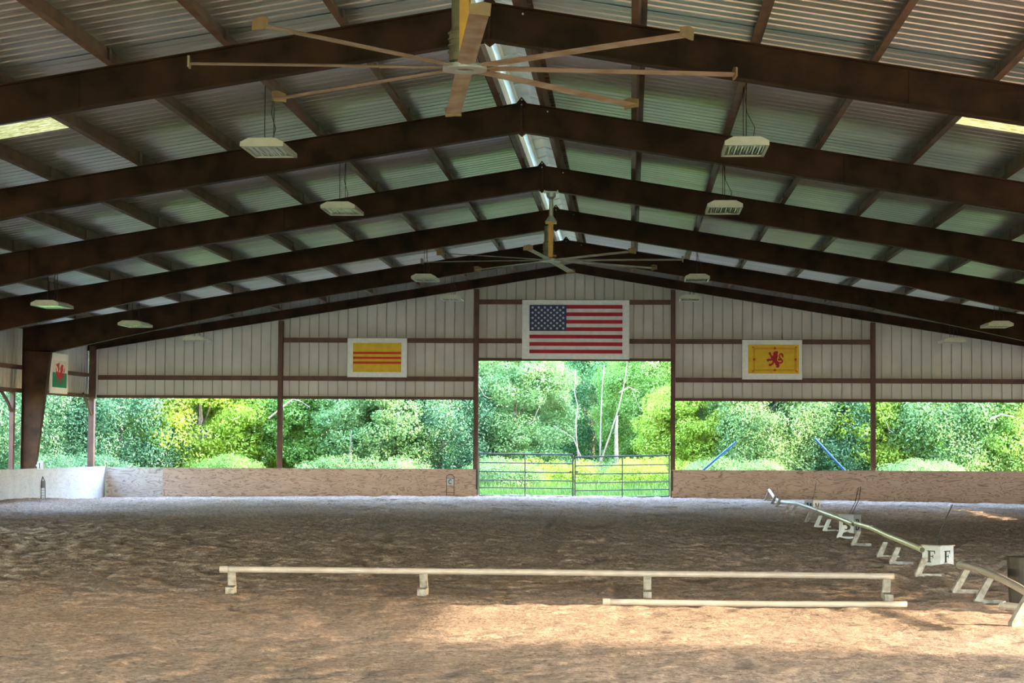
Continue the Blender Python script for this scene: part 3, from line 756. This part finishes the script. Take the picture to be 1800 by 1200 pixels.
# ------------------------------------------------------------------ rails and stands
def stand(x, y, rz, label, m='oldwood', z=None, hgt=0.26, lean=0.10, bh=0.035):
    z = gz(x, y) if z is None else z
    root = empty('rail_stand', (x, y, z), rz, label, 'rail stand', 'wooden rail stands')
    b = MB(); b.box((0.15, 0, bh / 2 - 0.008), (0.36, 0.10, bh + 0.016), Matrix.Rotation(0.02, 3, 'Y')); b.build('base_board', M[m], root)
    b = MB(); w = 0.048
    b.prism([(-0.03, bh - 0.006), (w - 0.03 + 0.04, bh - 0.006), (lean + w + 0.03, hgt), (lean - 0.0, hgt)], -0.046, 0.046, lambda u, v, ww: (u, ww, v)); b.build('leg', M[m], root)
    return root
ZP_ = 0.262
def pole(pts, r, m, label, rings=(), name='ground_rail', hollow_shade=None, group='plastic pipe rails'):
    o0 = Vector(pts[0]); rel = [Vector(p) - o0 for p in pts]
    # smooth the path
    fine = []
    n = len(rel)
    for i in range(n - 1):
        p0, p1, p2, p3 = rel[max(i - 1, 0)], rel[i], rel[i + 1], rel[min(i + 2, n - 1)]
        for k in range(6):
            t = k / 6
            fine.append(0.5 * ((2 * p1) + (p2 - p0) * t + (2 * p0 - 5 * p1 + 4 * p2 - p3) * t * t + (3 * p1 - p0 - 3 * p2 + p3) * t ** 3))
    fine.append(rel[-1])
    root = bpy.data.objects.new(name, None); COL.objects.link(root); root.location = o0; tag(root, label, 'rail', group)
    b = MB(); b.tube(fine, r, 14); b.build('pipe', m, root, smooth=True)
    for t0, ln in rings:
        k = int(t0 * (len(fine) - 1)); k2 = min(k + 1, len(fine) - 1)
        d = (fine[k2] - fine[k2 - 1]).normalized(); c = fine[k] if t0 < 0.99 else fine[-1]
        b = MB(); b.tube([c - d * ln / 2, c + d * ln / 2], r * 1.13, 14); b.build('coupling', m, root, smooth=False)
    if hollow_shade is not None:
        c = fine[-1] if hollow_shade else fine[0]; d = (fine[-1] - fine[-2]).normalized() if hollow_shade else (fine[0] - fine[1]).normalized()
        b = MB(); b.tube([c - d * 0.01, c + d * 0.004], r * 0.86, 14); b.build('hollow_shade', M['black'], root)  # black disc paints the shade inside the hollow pipe
    return root
# front rail: four stands facing the viewer
YF = 24.0
for px, yb, lab in ((405, 1040, 'wooden stand under the left end of the long front rail'), (744, 1046, 'wooden stand second from the left under the front rail'), (1138, 1040, 'wooden stand third from the left under the front rail'), (1559, 1046, 'wooden stand under the right end of the front rail')):
    xx = P(px, 1020, YF).x
    stand(xx, YF + 0.12, math.radians(-90 + (6 if px < 500 else 0)), lab, hgt=0.27, lean=0.07, bh=0.085)
pt = lambda px, py, Y: P(px, py, Y)
pole([pt(394, 1000, YF), pt(640, 1002.5, YF), pt(744, 1003.5, YF), pt(950, 1005.5, YF), pt(1138, 1008, YF), pt(1350, 1010, YF), pt(1572, 1012.5, YF)], 0.038, M['pvc'],
     'long white pipe rail across the arena on four stands', rings=((0.01, 0.1), (0.2, 0.03)))
a = P(1066, 1050, 22.75); b = P(1595, 1054.5, 22.75)
pole([(a.x, 22.75, 0.045), ((a.x + b.x) / 2, 22.75, 0.04), (b.x, 22.8, 0.05)], 0.034, M['pvc'], 'white pipe lying on the sand in front of the long rail', rings=((0.012, 0.08),))
# long side rail
def sp(px, py):   # rail line X = 5.95
    D = (5.98 - CAM.x) * F / (px - 1108); return P(px, py, D)
pole([sp(1352, 861), sp(1362, 875), sp(1372, 881), sp(1385, 884), sp(1400, 885), sp(1418, 890), sp(1440, 898)], 0.042, M['pvc'], 'white sagging side rail pipe rising at its far end by the wall', rings=((0.99, 0.1),))
pole([sp(1440, 898), sp(1455, 904), sp(1470, 909), sp(1485, 915), sp(1500, 921)], 0.042, M['pvc_old'], 'cream side rail pipe passing in front of the B box', rings=((0.4, 0.08),), hollow_shade=1)
pole([sp(1504, 920), sp(1532, 928), sp(1560, 941), sp(1590, 953), sp(1621, 966)], 0.042, M['pvc_old'], 'yellowed side rail pipe ending beside the F box', rings=((0.26, 0.03),), hollow_shade=1)
sx = [1346, 1358, 1366, 1383, 1393, 1418, 1435, 1450, 1475, 1500, 1545, 1567, 1612]
for i, px in enumerate(sx):
    D = (5.86 - CAM.x) * F / (px - 1108)
    if i == 0: D = 59.9
    stand(5.80, D, 0, '%s stand of the side rail counted from the far wall' % ORD[i], m='oldwood' if i not in (6, 7, 8) else 'boxwhite', hgt=0.25, lean=0.07)
# near corner rail
pole([P(1688, 993, 25.4), P(1712, 998, 24.4), P(1745, 1010, 23.1), P(1775, 1024, 22.1), P(1800, 1038, 21.4), P(1840, 1062, 20.2)], 0.043, M['pvc'], 'white corner rail pipe running off the right edge of the view', rings=((0.0, 0.05),))
stand(5.85, 25.4, 0, 'weathered stand under the start of the right corner rail', hgt=0.29, lean=0.12)
stand(5.86, 23.85, 0, 'weathered stand second along the right corner rail', hgt=0.29, lean=0.12)
stand(5.72, 20.9, math.radians(12), 'sunlit stand at the right edge of the view', hgt=0.31, lean=0.14)
a = P(1763, 1050, 22.7)
pole([(a.x, 22.7, 0.06), (a.x + 0.35, 22.2, 0.05)], 0.040, M['pvc'], 'short white pipe lying beside the dark tub', rings=((0.02, 0.05),))
# dark tub
a = P(1803, 1058, 23.6)
root = empty('muck_tub', (a.x, 23.7, 0), 0, 'dark brown plastic tub at the right edge', 'tub')
b = MB(); b.tube([(0, 0, -0.02), (0, 0, 0.5), (0, 0, 0.54)], [0.17, 0.195, 0.195], 28); b.build('tub', M['rubber'], root)
b = MB(); b.tube([(0, 0, 0.515), (0, 0, 0.545)], [0.205, 0.205], 28); b.build('rim', M['rubber'], root)

# ------------------------------------------------------------------ hanging light fixtures
def make_fixture():
    root = empty('hanging_light', (0, 0, 0), 0, '', 'light fixture', 'enamelled high bay lights hung from the roof')
    L2, W2 = 0.60, 0.31
    h = MB()
    prof = [(-W2, 0.0), (-W2, 0.055), (-W2 + 0.12, 0.115), (W2 - 0.12, 0.115), (W2, 0.055), (W2, 0.0)]
    n = len(prof)
    vs = [(u, -L2, v) for u, v in prof] + [(u, L2, v) for u, v in prof]
    fs = [tuple(range(n)), tuple(range(n, 2 * n))[::-1]] + [(i, n + i, n + i + 1, i + 1) for i in range(n - 1)]
    h.add(vs, fs)
    for s in (-1, 1):
        h.box((s * (W2 - 0.02), 0, 0.0), (0.04, 2 * L2, 0.014)); h.box((0, s * (L2 - 0.05), 0.0), (2 * W2, 0.10, 0.014))
    h.build('housing', M['fixture'], root)
    for i in range(6):
        x = -0.215 + 0.086 * i
        r = MB(); r.add([(x - 0.040, -0.5, 0.004), (x - 0.018, -0.5, 0.05), (x + 0.018, -0.5, 0.05), (x + 0.040, -0.5, 0.004), (x - 0.040, 0.5, 0.004), (x - 0.018, 0.5, 0.05), (x + 0.018, 0.5, 0.05), (x + 0.040, 0.5, 0.004)],
                        [(0, 4, 5, 1), (1, 5, 6, 2), (2, 6, 7, 3)]); rr = r.build('reflector', M['chrome'], root)
        t = MB(); t.tube([(x, -0.5, 0.022), (x, 0.5, 0.022)], 0.009, 8); t.build('lamp_tube', M['tube'], rr)
    return root
proto = make_fixture()
def hang(o, x, y, z, label, dx=0):
    o.location = (x, y, z); o['label'] = label; o.rotation_euler = (0, 0, dx)
    ct = MB(); zr = zroof(x) - 0.03 - z
    for yy in (-0.36, 0.36): ct.tube([(0, yy, 0.1), (0, yy, zroof(x) - z - 0.0)], 0.006, 4)
    ct.tube([(0.10, -0.3, 0.11), (0.13, -0.22, 0.3), (0.03, 0.0, 0.55), (0.0, 0.34, zroof(x) - z)], 0.006, 4)
    ct.build('suspension_wire', M['wire'], o)
first = True
rows = []
fxs = [(473, 263, 28.4, 'nearest light of the inner left row'), (602, 369, 35.6, 'second light of the inner left row'), (748, 490, 51.0, 'small light of the inner left row left of the far fan'), (795, 525, 58.3, 'farthest light of the inner left row, against the gable'),
       (1309, 261, 28.4, 'nearest light of the inner right row'), (1272, 367, 35.6, 'second light of the inner right row'), (1225, 490, 51.0, 'small light of the inner right row right of the far fan'), (1213, 525, 58.3, 'farthest light of the inner right row, against the gable'),
       (92, 537, 43.3, 'leftmost light, in the outer left row'), (238, 571, 50.8, 'middle light of the outer left row'), (347, 597, 58.2, 'farthest light of the outer left row, against the siding'),
       (1752, 572, 50.8, 'rightmost light, in the outer right row'), (1673, 600, 58.2, 'farthest light of the outer right row, against the siding')]
fo_list = [proto] + [copy_tree(proto) for _ in fxs[1:]]
for o, (px, py, Y, lab) in zip(fo_list, fxs):
    p = P(px, py, Y); hang(o, p.x, Y, p.z - 0.03, 'white hanging light, ' + lab)

# ------------------------------------------------------------------ fans
def fan(x, y, z, base, ztopm, label, pw=0.30):
    root = empty('ceiling_fan', (x, y, z), 0, label, 'fan', 'large eight-blade barn fans')
    h = MB(); n = 32
    ring = lambda r, zz: [(r * math.cos(k * 2 * math.pi / n), r * math.sin(k * 2 * math.pi / n), zz) for k in range(n)]
    vs = ring(0.09, -0.015) + ring(0.215, -0.015) + ring(0.215, 0.03) + ring(0.09, 0.03); fs = []
    for a in range(4):
        b = (a + 1) % 4
        fs += [(a * n + k, a * n + (k + 1) % n, b * n + (k + 1) % n, b * n + k) for k in range(n)]
    h.add(vs, fs); h.build('hub_ring', M['fan_grey'], root)
    m = MB(); m.tube([(0, 0, 0.0), (0, 0, 0.10)], [0.085, 0.10], 20); m.build('hub', M['olive'], root)
    m = MB(); m.tube([(-0.05, 0.03, 0.08), (-0.05, 0.03, 0.36), (-0.05, 0.03, 0.40), (-0.05, 0.03, 0.70)], [0.105, 0.105, 0.085, 0.085], 18)
    for zz in (0.16, 0.22, 0.28, 0.34): m.tube([(-0.05, 0.03, zz), (-0.05, 0.03, zz + 0.015)], 0.118, 18)
    mo = m.build('motor', M['olive'], root)
    m = MB(); m.box((0.0, -0.10, 0.42), (0.09, 0.035, 0.70)); m.box((0.03, 0.0, 0.10), (0.16, 0.16, 0.03)); m.box((0.0, 0.0, 0.76), (0.22, 0.22, 0.03))
    m.box((0.0, 0.10, 0.42), (0.09, 0.03, 0.70)); m.build('motor_bracket', M['fan_yellow'], root)
    m = MB(); T_ = ztopm - z
    m.tube([(0, 0, 0.775), (0, 0, 0.80), (0, 0, 0.90), (0, 0, T_ - 0.15), (0, 0, T_ - 0.1), (0, 0, T_ - 0.02)], [0.12, 0.11, 0.045, 0.04, 0.09, 0.10], 18)
    m.build('down_rod', M['fan_grey'], root)
    m = MB(); m.box((-x * (pw > 0.5), 0, T_ - 0.01), (pw, 0.24, 0.02)); m.box((-0.13, 0, T_ + 0.0), (0.02, 0.22, 0.05)); m.box((0.13, 0, T_ + 0.0), (0.02, 0.22, 0.05)); m.build('mounting_plate', M['fan_grey'], root)
    R1 = 2.62
    bl = MB(); prof = [(-0.085, -0.012), (-0.03, 0.012), (0.04, 0.014), (0.085, 0.004), (0.04, -0.004), (-0.03, -0.006)]
    stn = [0.17, 0.24, 0.30, 1.0, 1.8, R1]; wd = [0.45, 0.6, 1, 1, 1, 1]
    vs = []
    tw = -0.17
    for r_, w_k in zip(stn, wd):
        for (u, v) in prof:
            u *= w_k; vs.append((r_, u * math.cos(tw) - v * math.sin(tw), u * math.sin(tw) + v * math.cos(tw) + 0.01 - 0.012 * (r_ / R1) ** 2))
    n = len(prof); fs = [tuple(range(n))]
    for i in range(len(stn) - 1): fs += [(i * n + k, (i + 1) * n + k, (i + 1) * n + (k + 1) % n, i * n + (k + 1) % n) for k in range(n)]
    fs.append(tuple((len(stn) - 1) * n + k for k in range(n))[::-1])
    bl.add(vs, fs)
    wg = MB(); wg.prism([(-0.09, -0.035), (-0.03, -0.035), (0.085, -0.045), (0.095, 0.06), (0.02, 0.075), (-0.09, 0.05)], R1, R1 + 0.02, lambda u, v, w: (w, u, v))
    for q_ in range(8):
        a = math.radians(base + 45 * q_)
        if q_ == 0: b0 = bl.build('blade', M['fan_blade'], root); w0 = wg.build('winglet', M['winglet'], b0); o = b0
        else:
            o = b0.copy(); COL.objects.link(o); ww = w0.copy(); COL.objects.link(ww); ww.parent = o
        o.rotation_euler = (0, 0, a)
    return root
pn = P(817, 121, 18.96); pf = P(968, 458, 39.5)
fan(pn.x, 18.96, pn.z, -82.5, zroof(0.38) - 0.262, 'nearer eight-blade fan with yellow motor bracket', pw=0.9)
fan(pf.x, 39.55, pf.z, -97, ZT - 0.49 - 0.03, 'farther eight-blade fan hanging below the ridge')

# ------------------------------------------------------------------ outside: blue poles
for (xa, ya), (xb, yb), nm in (((1236, 826), (1293, 777), 'blue pole behind the wall leaning to the right'), ((1486, 828), (1432, 770), 'blue pole behind the wall leaning to the left')):
    a, b = P(xa, ya, 65.5), P(xb, yb, 65.5); d = (a - b); t = (a.z + 0.05) / -d.z; ft = a + d * t
    m = MB(); m.tube([ft, b], 0.035, 8); tag(m.build('blue_pole', M['blue']), nm, 'pole')

# ------------------------------------------------------------------ foliage
def leaves(n_cl, per, rx, ry, rz, leaf, seed, clr=0.62, droop=0.0, low=0.0):
    r = np.random.default_rng(seed)
    u = r.normal(size=(n_cl, 3)); u /= np.linalg.norm(u, axis=1)[:, None]
    rad = r.uniform(0.45, 1.0, n_cl) ** 0.5
    c = u * rad[:, None] * np.array([rx, ry, rz])
    c[:, 2] = np.where(c[:, 2] < -rz * (1 - low), -rz * (1 - low), c[:, 2])
    cr = r.uniform(0.55, 1.15, n_cl) * clr
    d = r.normal(size=(n_cl, per, 3)); d /= np.linalg.norm(d, axis=2)[:, :, None]
    rr = r.uniform(0.35, 1.0, (n_cl, per, 1)) ** 0.5
    p = c[:, None, :] + d * rr * cr[:, None, None] * np.array([1.15, 1.15, 0.75])
    p[:, :, 2] -= droop * r.random((n_cl, per)) ** 2
    p = p.reshape(-1, 3); n = d.reshape(-1, 3)
    nn = n + r.normal(size=n.shape) * 0.7 + np.array([0, 0, 0.45]); nn /= np.linalg.norm(nn, axis=1)[:, None]
    t = np.cross(nn, r.normal(size=n.shape)); t /= np.linalg.norm(t, axis=1)[:, None]
    b = np.cross(nn, t)
    s = (leaf * r.uniform(0.55, 1.3, len(p)))[:, None]
    V = np.stack([p - t * s, p - b * s * 0.42 + nn * s * 0.1, p + t * s, p + b * s * 0.42 + nn * s * 0.1], 1).reshape(-1, 3)
    F_ = np.arange(len(V)).reshape(-1, 4)
    return V, F_
CROWN = {}
for kname, a in {'tall': (210, 620, 3.2, 2.6, 4.6, 0.068, 21, 0.8, 0.0, 0.0), 'round': (170, 560, 2.6, 2.3, 2.4, 0.060, 22, 0.66, 0.0, 0.0),
                 'bush': (70, 560, 3.2, 1.5, 0.75, 0.055, 23, 0.72, 0.0, 0.0), 'weep': (170, 600, 2.6, 2.2, 3.6, 0.055, 24, 0.66, 0.9, 0.0)}.items():
    V, F_ = leaves(*a); CROWN[kname] = (V, F_)
crown_mesh = {}
def tree(kind, col, x, y, z, sc, rz, label, trunk_h=None, group='trees and shrubs beyond the arena'):
    key = kind
    if key not in crown_mesh: crown_mesh[key] = np_mesh('foliage', CROWN[kind][0], CROWN[kind][1], [LEAF[col]])
    nm = {'tall': 'broadleaf_tree', 'round': 'rounded_tree', 'bush': 'leafy_bush', 'weep': 'drooping_tree'}[kind]
    root = empty(nm, (x, y, -0.05), rz, label, 'bush' if kind == 'bush' else 'tree', group)
    fo_ = bpy.data.objects.new('foliage', crown_mesh[key]); fo_.material_slots[0].link = 'OBJECT'; fo_.material_slots[0].material = LEAF[col]; COL.objects.link(fo_); fo_.parent = root; fo_.location = (0, 0, z); fo_.scale = (sc, sc, sc)
    t = MB(); r = random.Random(int(x * 10 + y)); h = z; up = 1.2 * sc if kind != 'bush' else 0.15
    rad = 0.13 * sc if kind != 'bush' else 0.05
    t.tube([(0, 0, 0), (0.1, 0.05, h * 0.5), (-0.05, 0, h), (0.1, 0, h + up)], [rad * 1.3, rad, rad * 0.8, rad * 0.4], 8)
    for q_ in range(5):
        an = r.uniform(0, 6.28); l = (1.6 if kind != 'bush' else 0.45) * sc; zz = h * r.uniform(0.5, 1.0)
        t.tube([(0, 0, zz), (math.cos(an) * l * 0.5, math.sin(an) * l * 0.5, zz + l * 0.4), (math.cos(an) * l, math.sin(an) * l, zz + l * 0.9)], [rad * 0.5, rad * 0.35, rad * 0.15], 6)
    t.build('trunk', M['bark'], root)
    return root
def at(px, Y): return P(px, 800, Y).x
# far background row (tall, closing the view)
bk = [(-60, 84, 'blue'), (150, 86, 'mid'), (330, 88, 'dark'), (520, 85, 'dark'), (700, 88, 'blue'), (890, 87, 'mid'), (1060, 90, 'dark'), (990, 87.5, 'mid'), (1220, 86, 'blue'), (1390, 88, 'dark'), (1560, 85, 'mid'), (1720, 88, 'blue'), (1900, 86, 'mid')]
where = ['beyond the left column', 'seen in the left corner bay', 'behind the first opening', 'behind the end-wall post left of the striped flag', 'below the yellow striped flag', 'left in the gate opening', 'in the dark gap of the gate opening', 'above the middle of the gates', 'behind the right gate jamb', 'below the lion flag', 'behind the post right of the lion flag', 'in the rightmost opening', 'past the right edge of the opening']
for i, (px, Y, c) in enumerate(bk):
    tree('tall', c, at(px, Y), Y, 2.5, 0.82, i * 1.3, 'tall tree in the back row, ' + where[i])
# front row
fr = [('weep', 'blue', 60, 70.5, 2.9, .95, 'drooping blue-green tree between the big column and corner post'), ('weep', 'blue', 215, 71.5, 2.6, 0.9, 'feathery blue-green tree just right of the corner post'),
      ('round', 'yellow', 350, 73, 2.6, 1.05, 'bright yellow-green tree in the middle of the first opening'), ('tall', 'yellow', 450, 75, 2.4, 0.62, 'yellow-green tree right in the first opening'),
      ('round', 'mid', 560, 74, 2.6, 0.95, 'mid-green tree right of the first wall post'), ('round', 'mint', 670, 72, 2.5, 0.9, 'pale mint tree below the striped flag'), ('weep', 'blue', 775, 72.5, 2.5, 0.85, 'blue-green shrubby tree left of the gate post'),
      ('tall', 'mint', 905, 73.5, 2.7, 0.70, 'pale green tree filling the left of the gate opening'), ('weep', 'dark', 1040, 80, 2.7, 0.9, 'shadowy dark tree in the middle of the gate opening'),
      ('tall', 'mid', 1150, 76, 2.8, 0.70, 'green tree right in the gate opening'), ('round', 'yellow', 1235, 73, 2.3, 0.85, 'yellow-green tree right of the gate opening'),
      ('weep', 'mint', 1340, 72, 2.9, 0.9, 'mint-green tree between the two blue poles'), ('weep', 'blue', 1435, 73.5, 3.1, 0.9, 'blue-green tree over the right blue pole'),
      ('round', 'yellow', 1545, 74, 2.6, 0.95, 'yellow-green tree behind the rightmost wall post'), ('weep', 'mint', 1680, 72.5, 2.7, 0.95, 'mint-green tree in the rightmost opening'), ('round', 'mid', 1790, 73, 2.6, 1.0, 'mid-green tree at the right edge of the view')]
for k_, c, px, Y, z, sc, lab in fr:
    tree(k_, c, at(px, Y), Y, z, sc, px * 0.013, lab)
bs = [('mint', 880, 68.5, .55, 'blue-green bush behind the left gate leaf'), ('yellow', 965, 69.0, .5, 'yellow-green bush behind the middle of the gates'), ('yellow', 1150, 69.5, .6, 'yellow-green bush behind the right gate leaf'),
      ('mint', 1060, 70.5, .5, 'low pale bush behind the right gate leaf'), ('mint', 640, 68.5, .6, 'mint-green bush over the kickboard left of the gate'), ('mint', 1290, 68.5, .6, 'mint-green bush right of the left blue pole'),
      ('blue', 130, 66.5, .6, 'blue-green bush between column and corner post'), ('mid', 400, 68.5, .6, 'mid-green bush in the first opening'), ('mint', 1620, 68.5, .6, 'mint-green bush in the rightmost opening')]
for c, px, Y, z, lab in bs:
    tree('bush', c, at(px, Y), Y, z, 0.72, px * 0.02, lab)
# left side trees seen through the side opening, and unseen right-hand trees added to shade the arena
for i, (x, y, c, lab) in enumerate([(-20.5, 58, 'blue', 'blue-green tree outside the left side, nearest the corner'), (-22, 65, 'blue', 'blue-green tree outside the left corner'), (-21.5, 51, 'mid', 'green tree left of the big column'), (-24, 44, 'mid', 'green tree farther down the left side')]):
    tree('weep', c, x, y, 2.6, 1.1, i * 2.1, lab)
for i, (x, y, s_, z) in enumerate([(36, 14.0, 1.0, 8.9), (43, 11.5, 1.7, 8.9), (43, 1.5, 1.7, 8.5), (27, 60.6, 1.4, 5.6)]):
    tree('tall', 'dark', x, y, z, s_, i * 1.7, '%s unseen tall tree added right of the arena to shade it' % ORD[i], group='added shade trees right of the arena')

# bare pale branches and vines
def branch(pts, r, label):
    m = MB(); m.tube(pts, [r * (1 - 0.6 * i / (len(pts) - 1)) for i in range(len(pts))], 6)
    tag(m.build('bare_branch', M['vine']), label, 'branch', 'pale bare stems in front of the trees')
YV = 70.0
def bp(lst): return [P(x, y, YV + 0.15 * i) for i, (x, y) in enumerate(lst)]
branch(bp([(1025, 880), (1013, 770), (1012, 740), (1016, 715), (1010, 690), (1011, 650)]), 0.03, 'thin wavy pale stem in the dark gap of the gate opening')
branch(bp([(1022, 805), (1008, 770), (985, 755), (972, 748)]), 0.022, 'short pale branch slanting left in the gate opening')
branch(bp([(1054, 880), (1055, 800), (1056, 740), (1058, 690), (1062, 640)]), 0.035, 'straight pale stem right of centre in the gate opening')
branch(bp([(1056, 810), (1072, 765), (1088, 715), (1098, 670), (1103, 630)]), 0.03, 'pale stem slanting right up to the gate header')
branch(bp([(1084, 870), (1083, 760), (1085, 730)]), 0.09, 'thick pale trunk right in the gate opening')
branch(bp([(1088, 690), (1105, 680), (1125, 690)]), 0.02, 'small forked pale twig right in the gate opening')
branch(bp([(472, 735), (500, 712), (515, 701), (530, 706), (545, 716)]), 0.035, 'pale arching dead branch by the wall post left of the striped flag')
branch(bp([(615, 880), (616, 800), (618, 755)]), 0.07, 'grey-brown trunk below the yellow striped flag')
branch(bp([(1740, 736), (1760, 728), (1785, 733)]), 0.04, 'pale dead branch in the rightmost opening')

rr_ = random.Random(3)
for i, (px, py) in enumerate([(300, 725), (345, 745), (590, 735), (860, 700), (930, 745), (1130, 720), (1255, 760), (1330, 735), (1570, 760), (1640, 730)]):
    dx = rr_.choice((-1, 1)) * rr_.uniform(18, 34)
    branch([P(px + dx * t, py - 34 * t + 6 * math.sin(5 * t), YV + 0.6) for t in (0, 0.3, 0.6, 1.0)], 0.016, 'thin pale twig, %s of the scattered twigs from the left' % ORD[i])
# meadow grass behind the gates
r = np.random.default_rng(5); n = 60000;gx = r.uniform(-16, 16, n); gy = 62.5 + r.random(n) ** 1.2 * 9.5; hgt = r.uniform(0.10, 0.42, n) * (0.45 + np.clip((gy - 62.5) / 4, 0, 1)); an = r.uniform(0, 6.28, n)
ln_ = r.normal(size=(n, 2)) * 0.12; wv = 0.02
b0 = np.stack([gx - np.cos(an) * wv, gy - np.sin(an) * wv, np.full(n, -0.06)], 1); b1 = np.stack([gx + np.cos(an) * wv, gy + np.sin(an) * wv, np.full(n, -0.06)], 1)
t1 = np.stack([gx + ln_[:, 0], gy + ln_[:, 1], hgt], 1)
V = np.stack([b0, b1, t1], 1).reshape(-1, 3)
go = bpy.data.objects.new('meadow_grass', np_mesh('meadow_grass', V, np.arange(len(V)).reshape(-1, 3), [LEAF['grass']])); COL.objects.link(go)
tag(go, 'tall green grass growing behind the gates and kickboards', 'grass', kind='stuff')
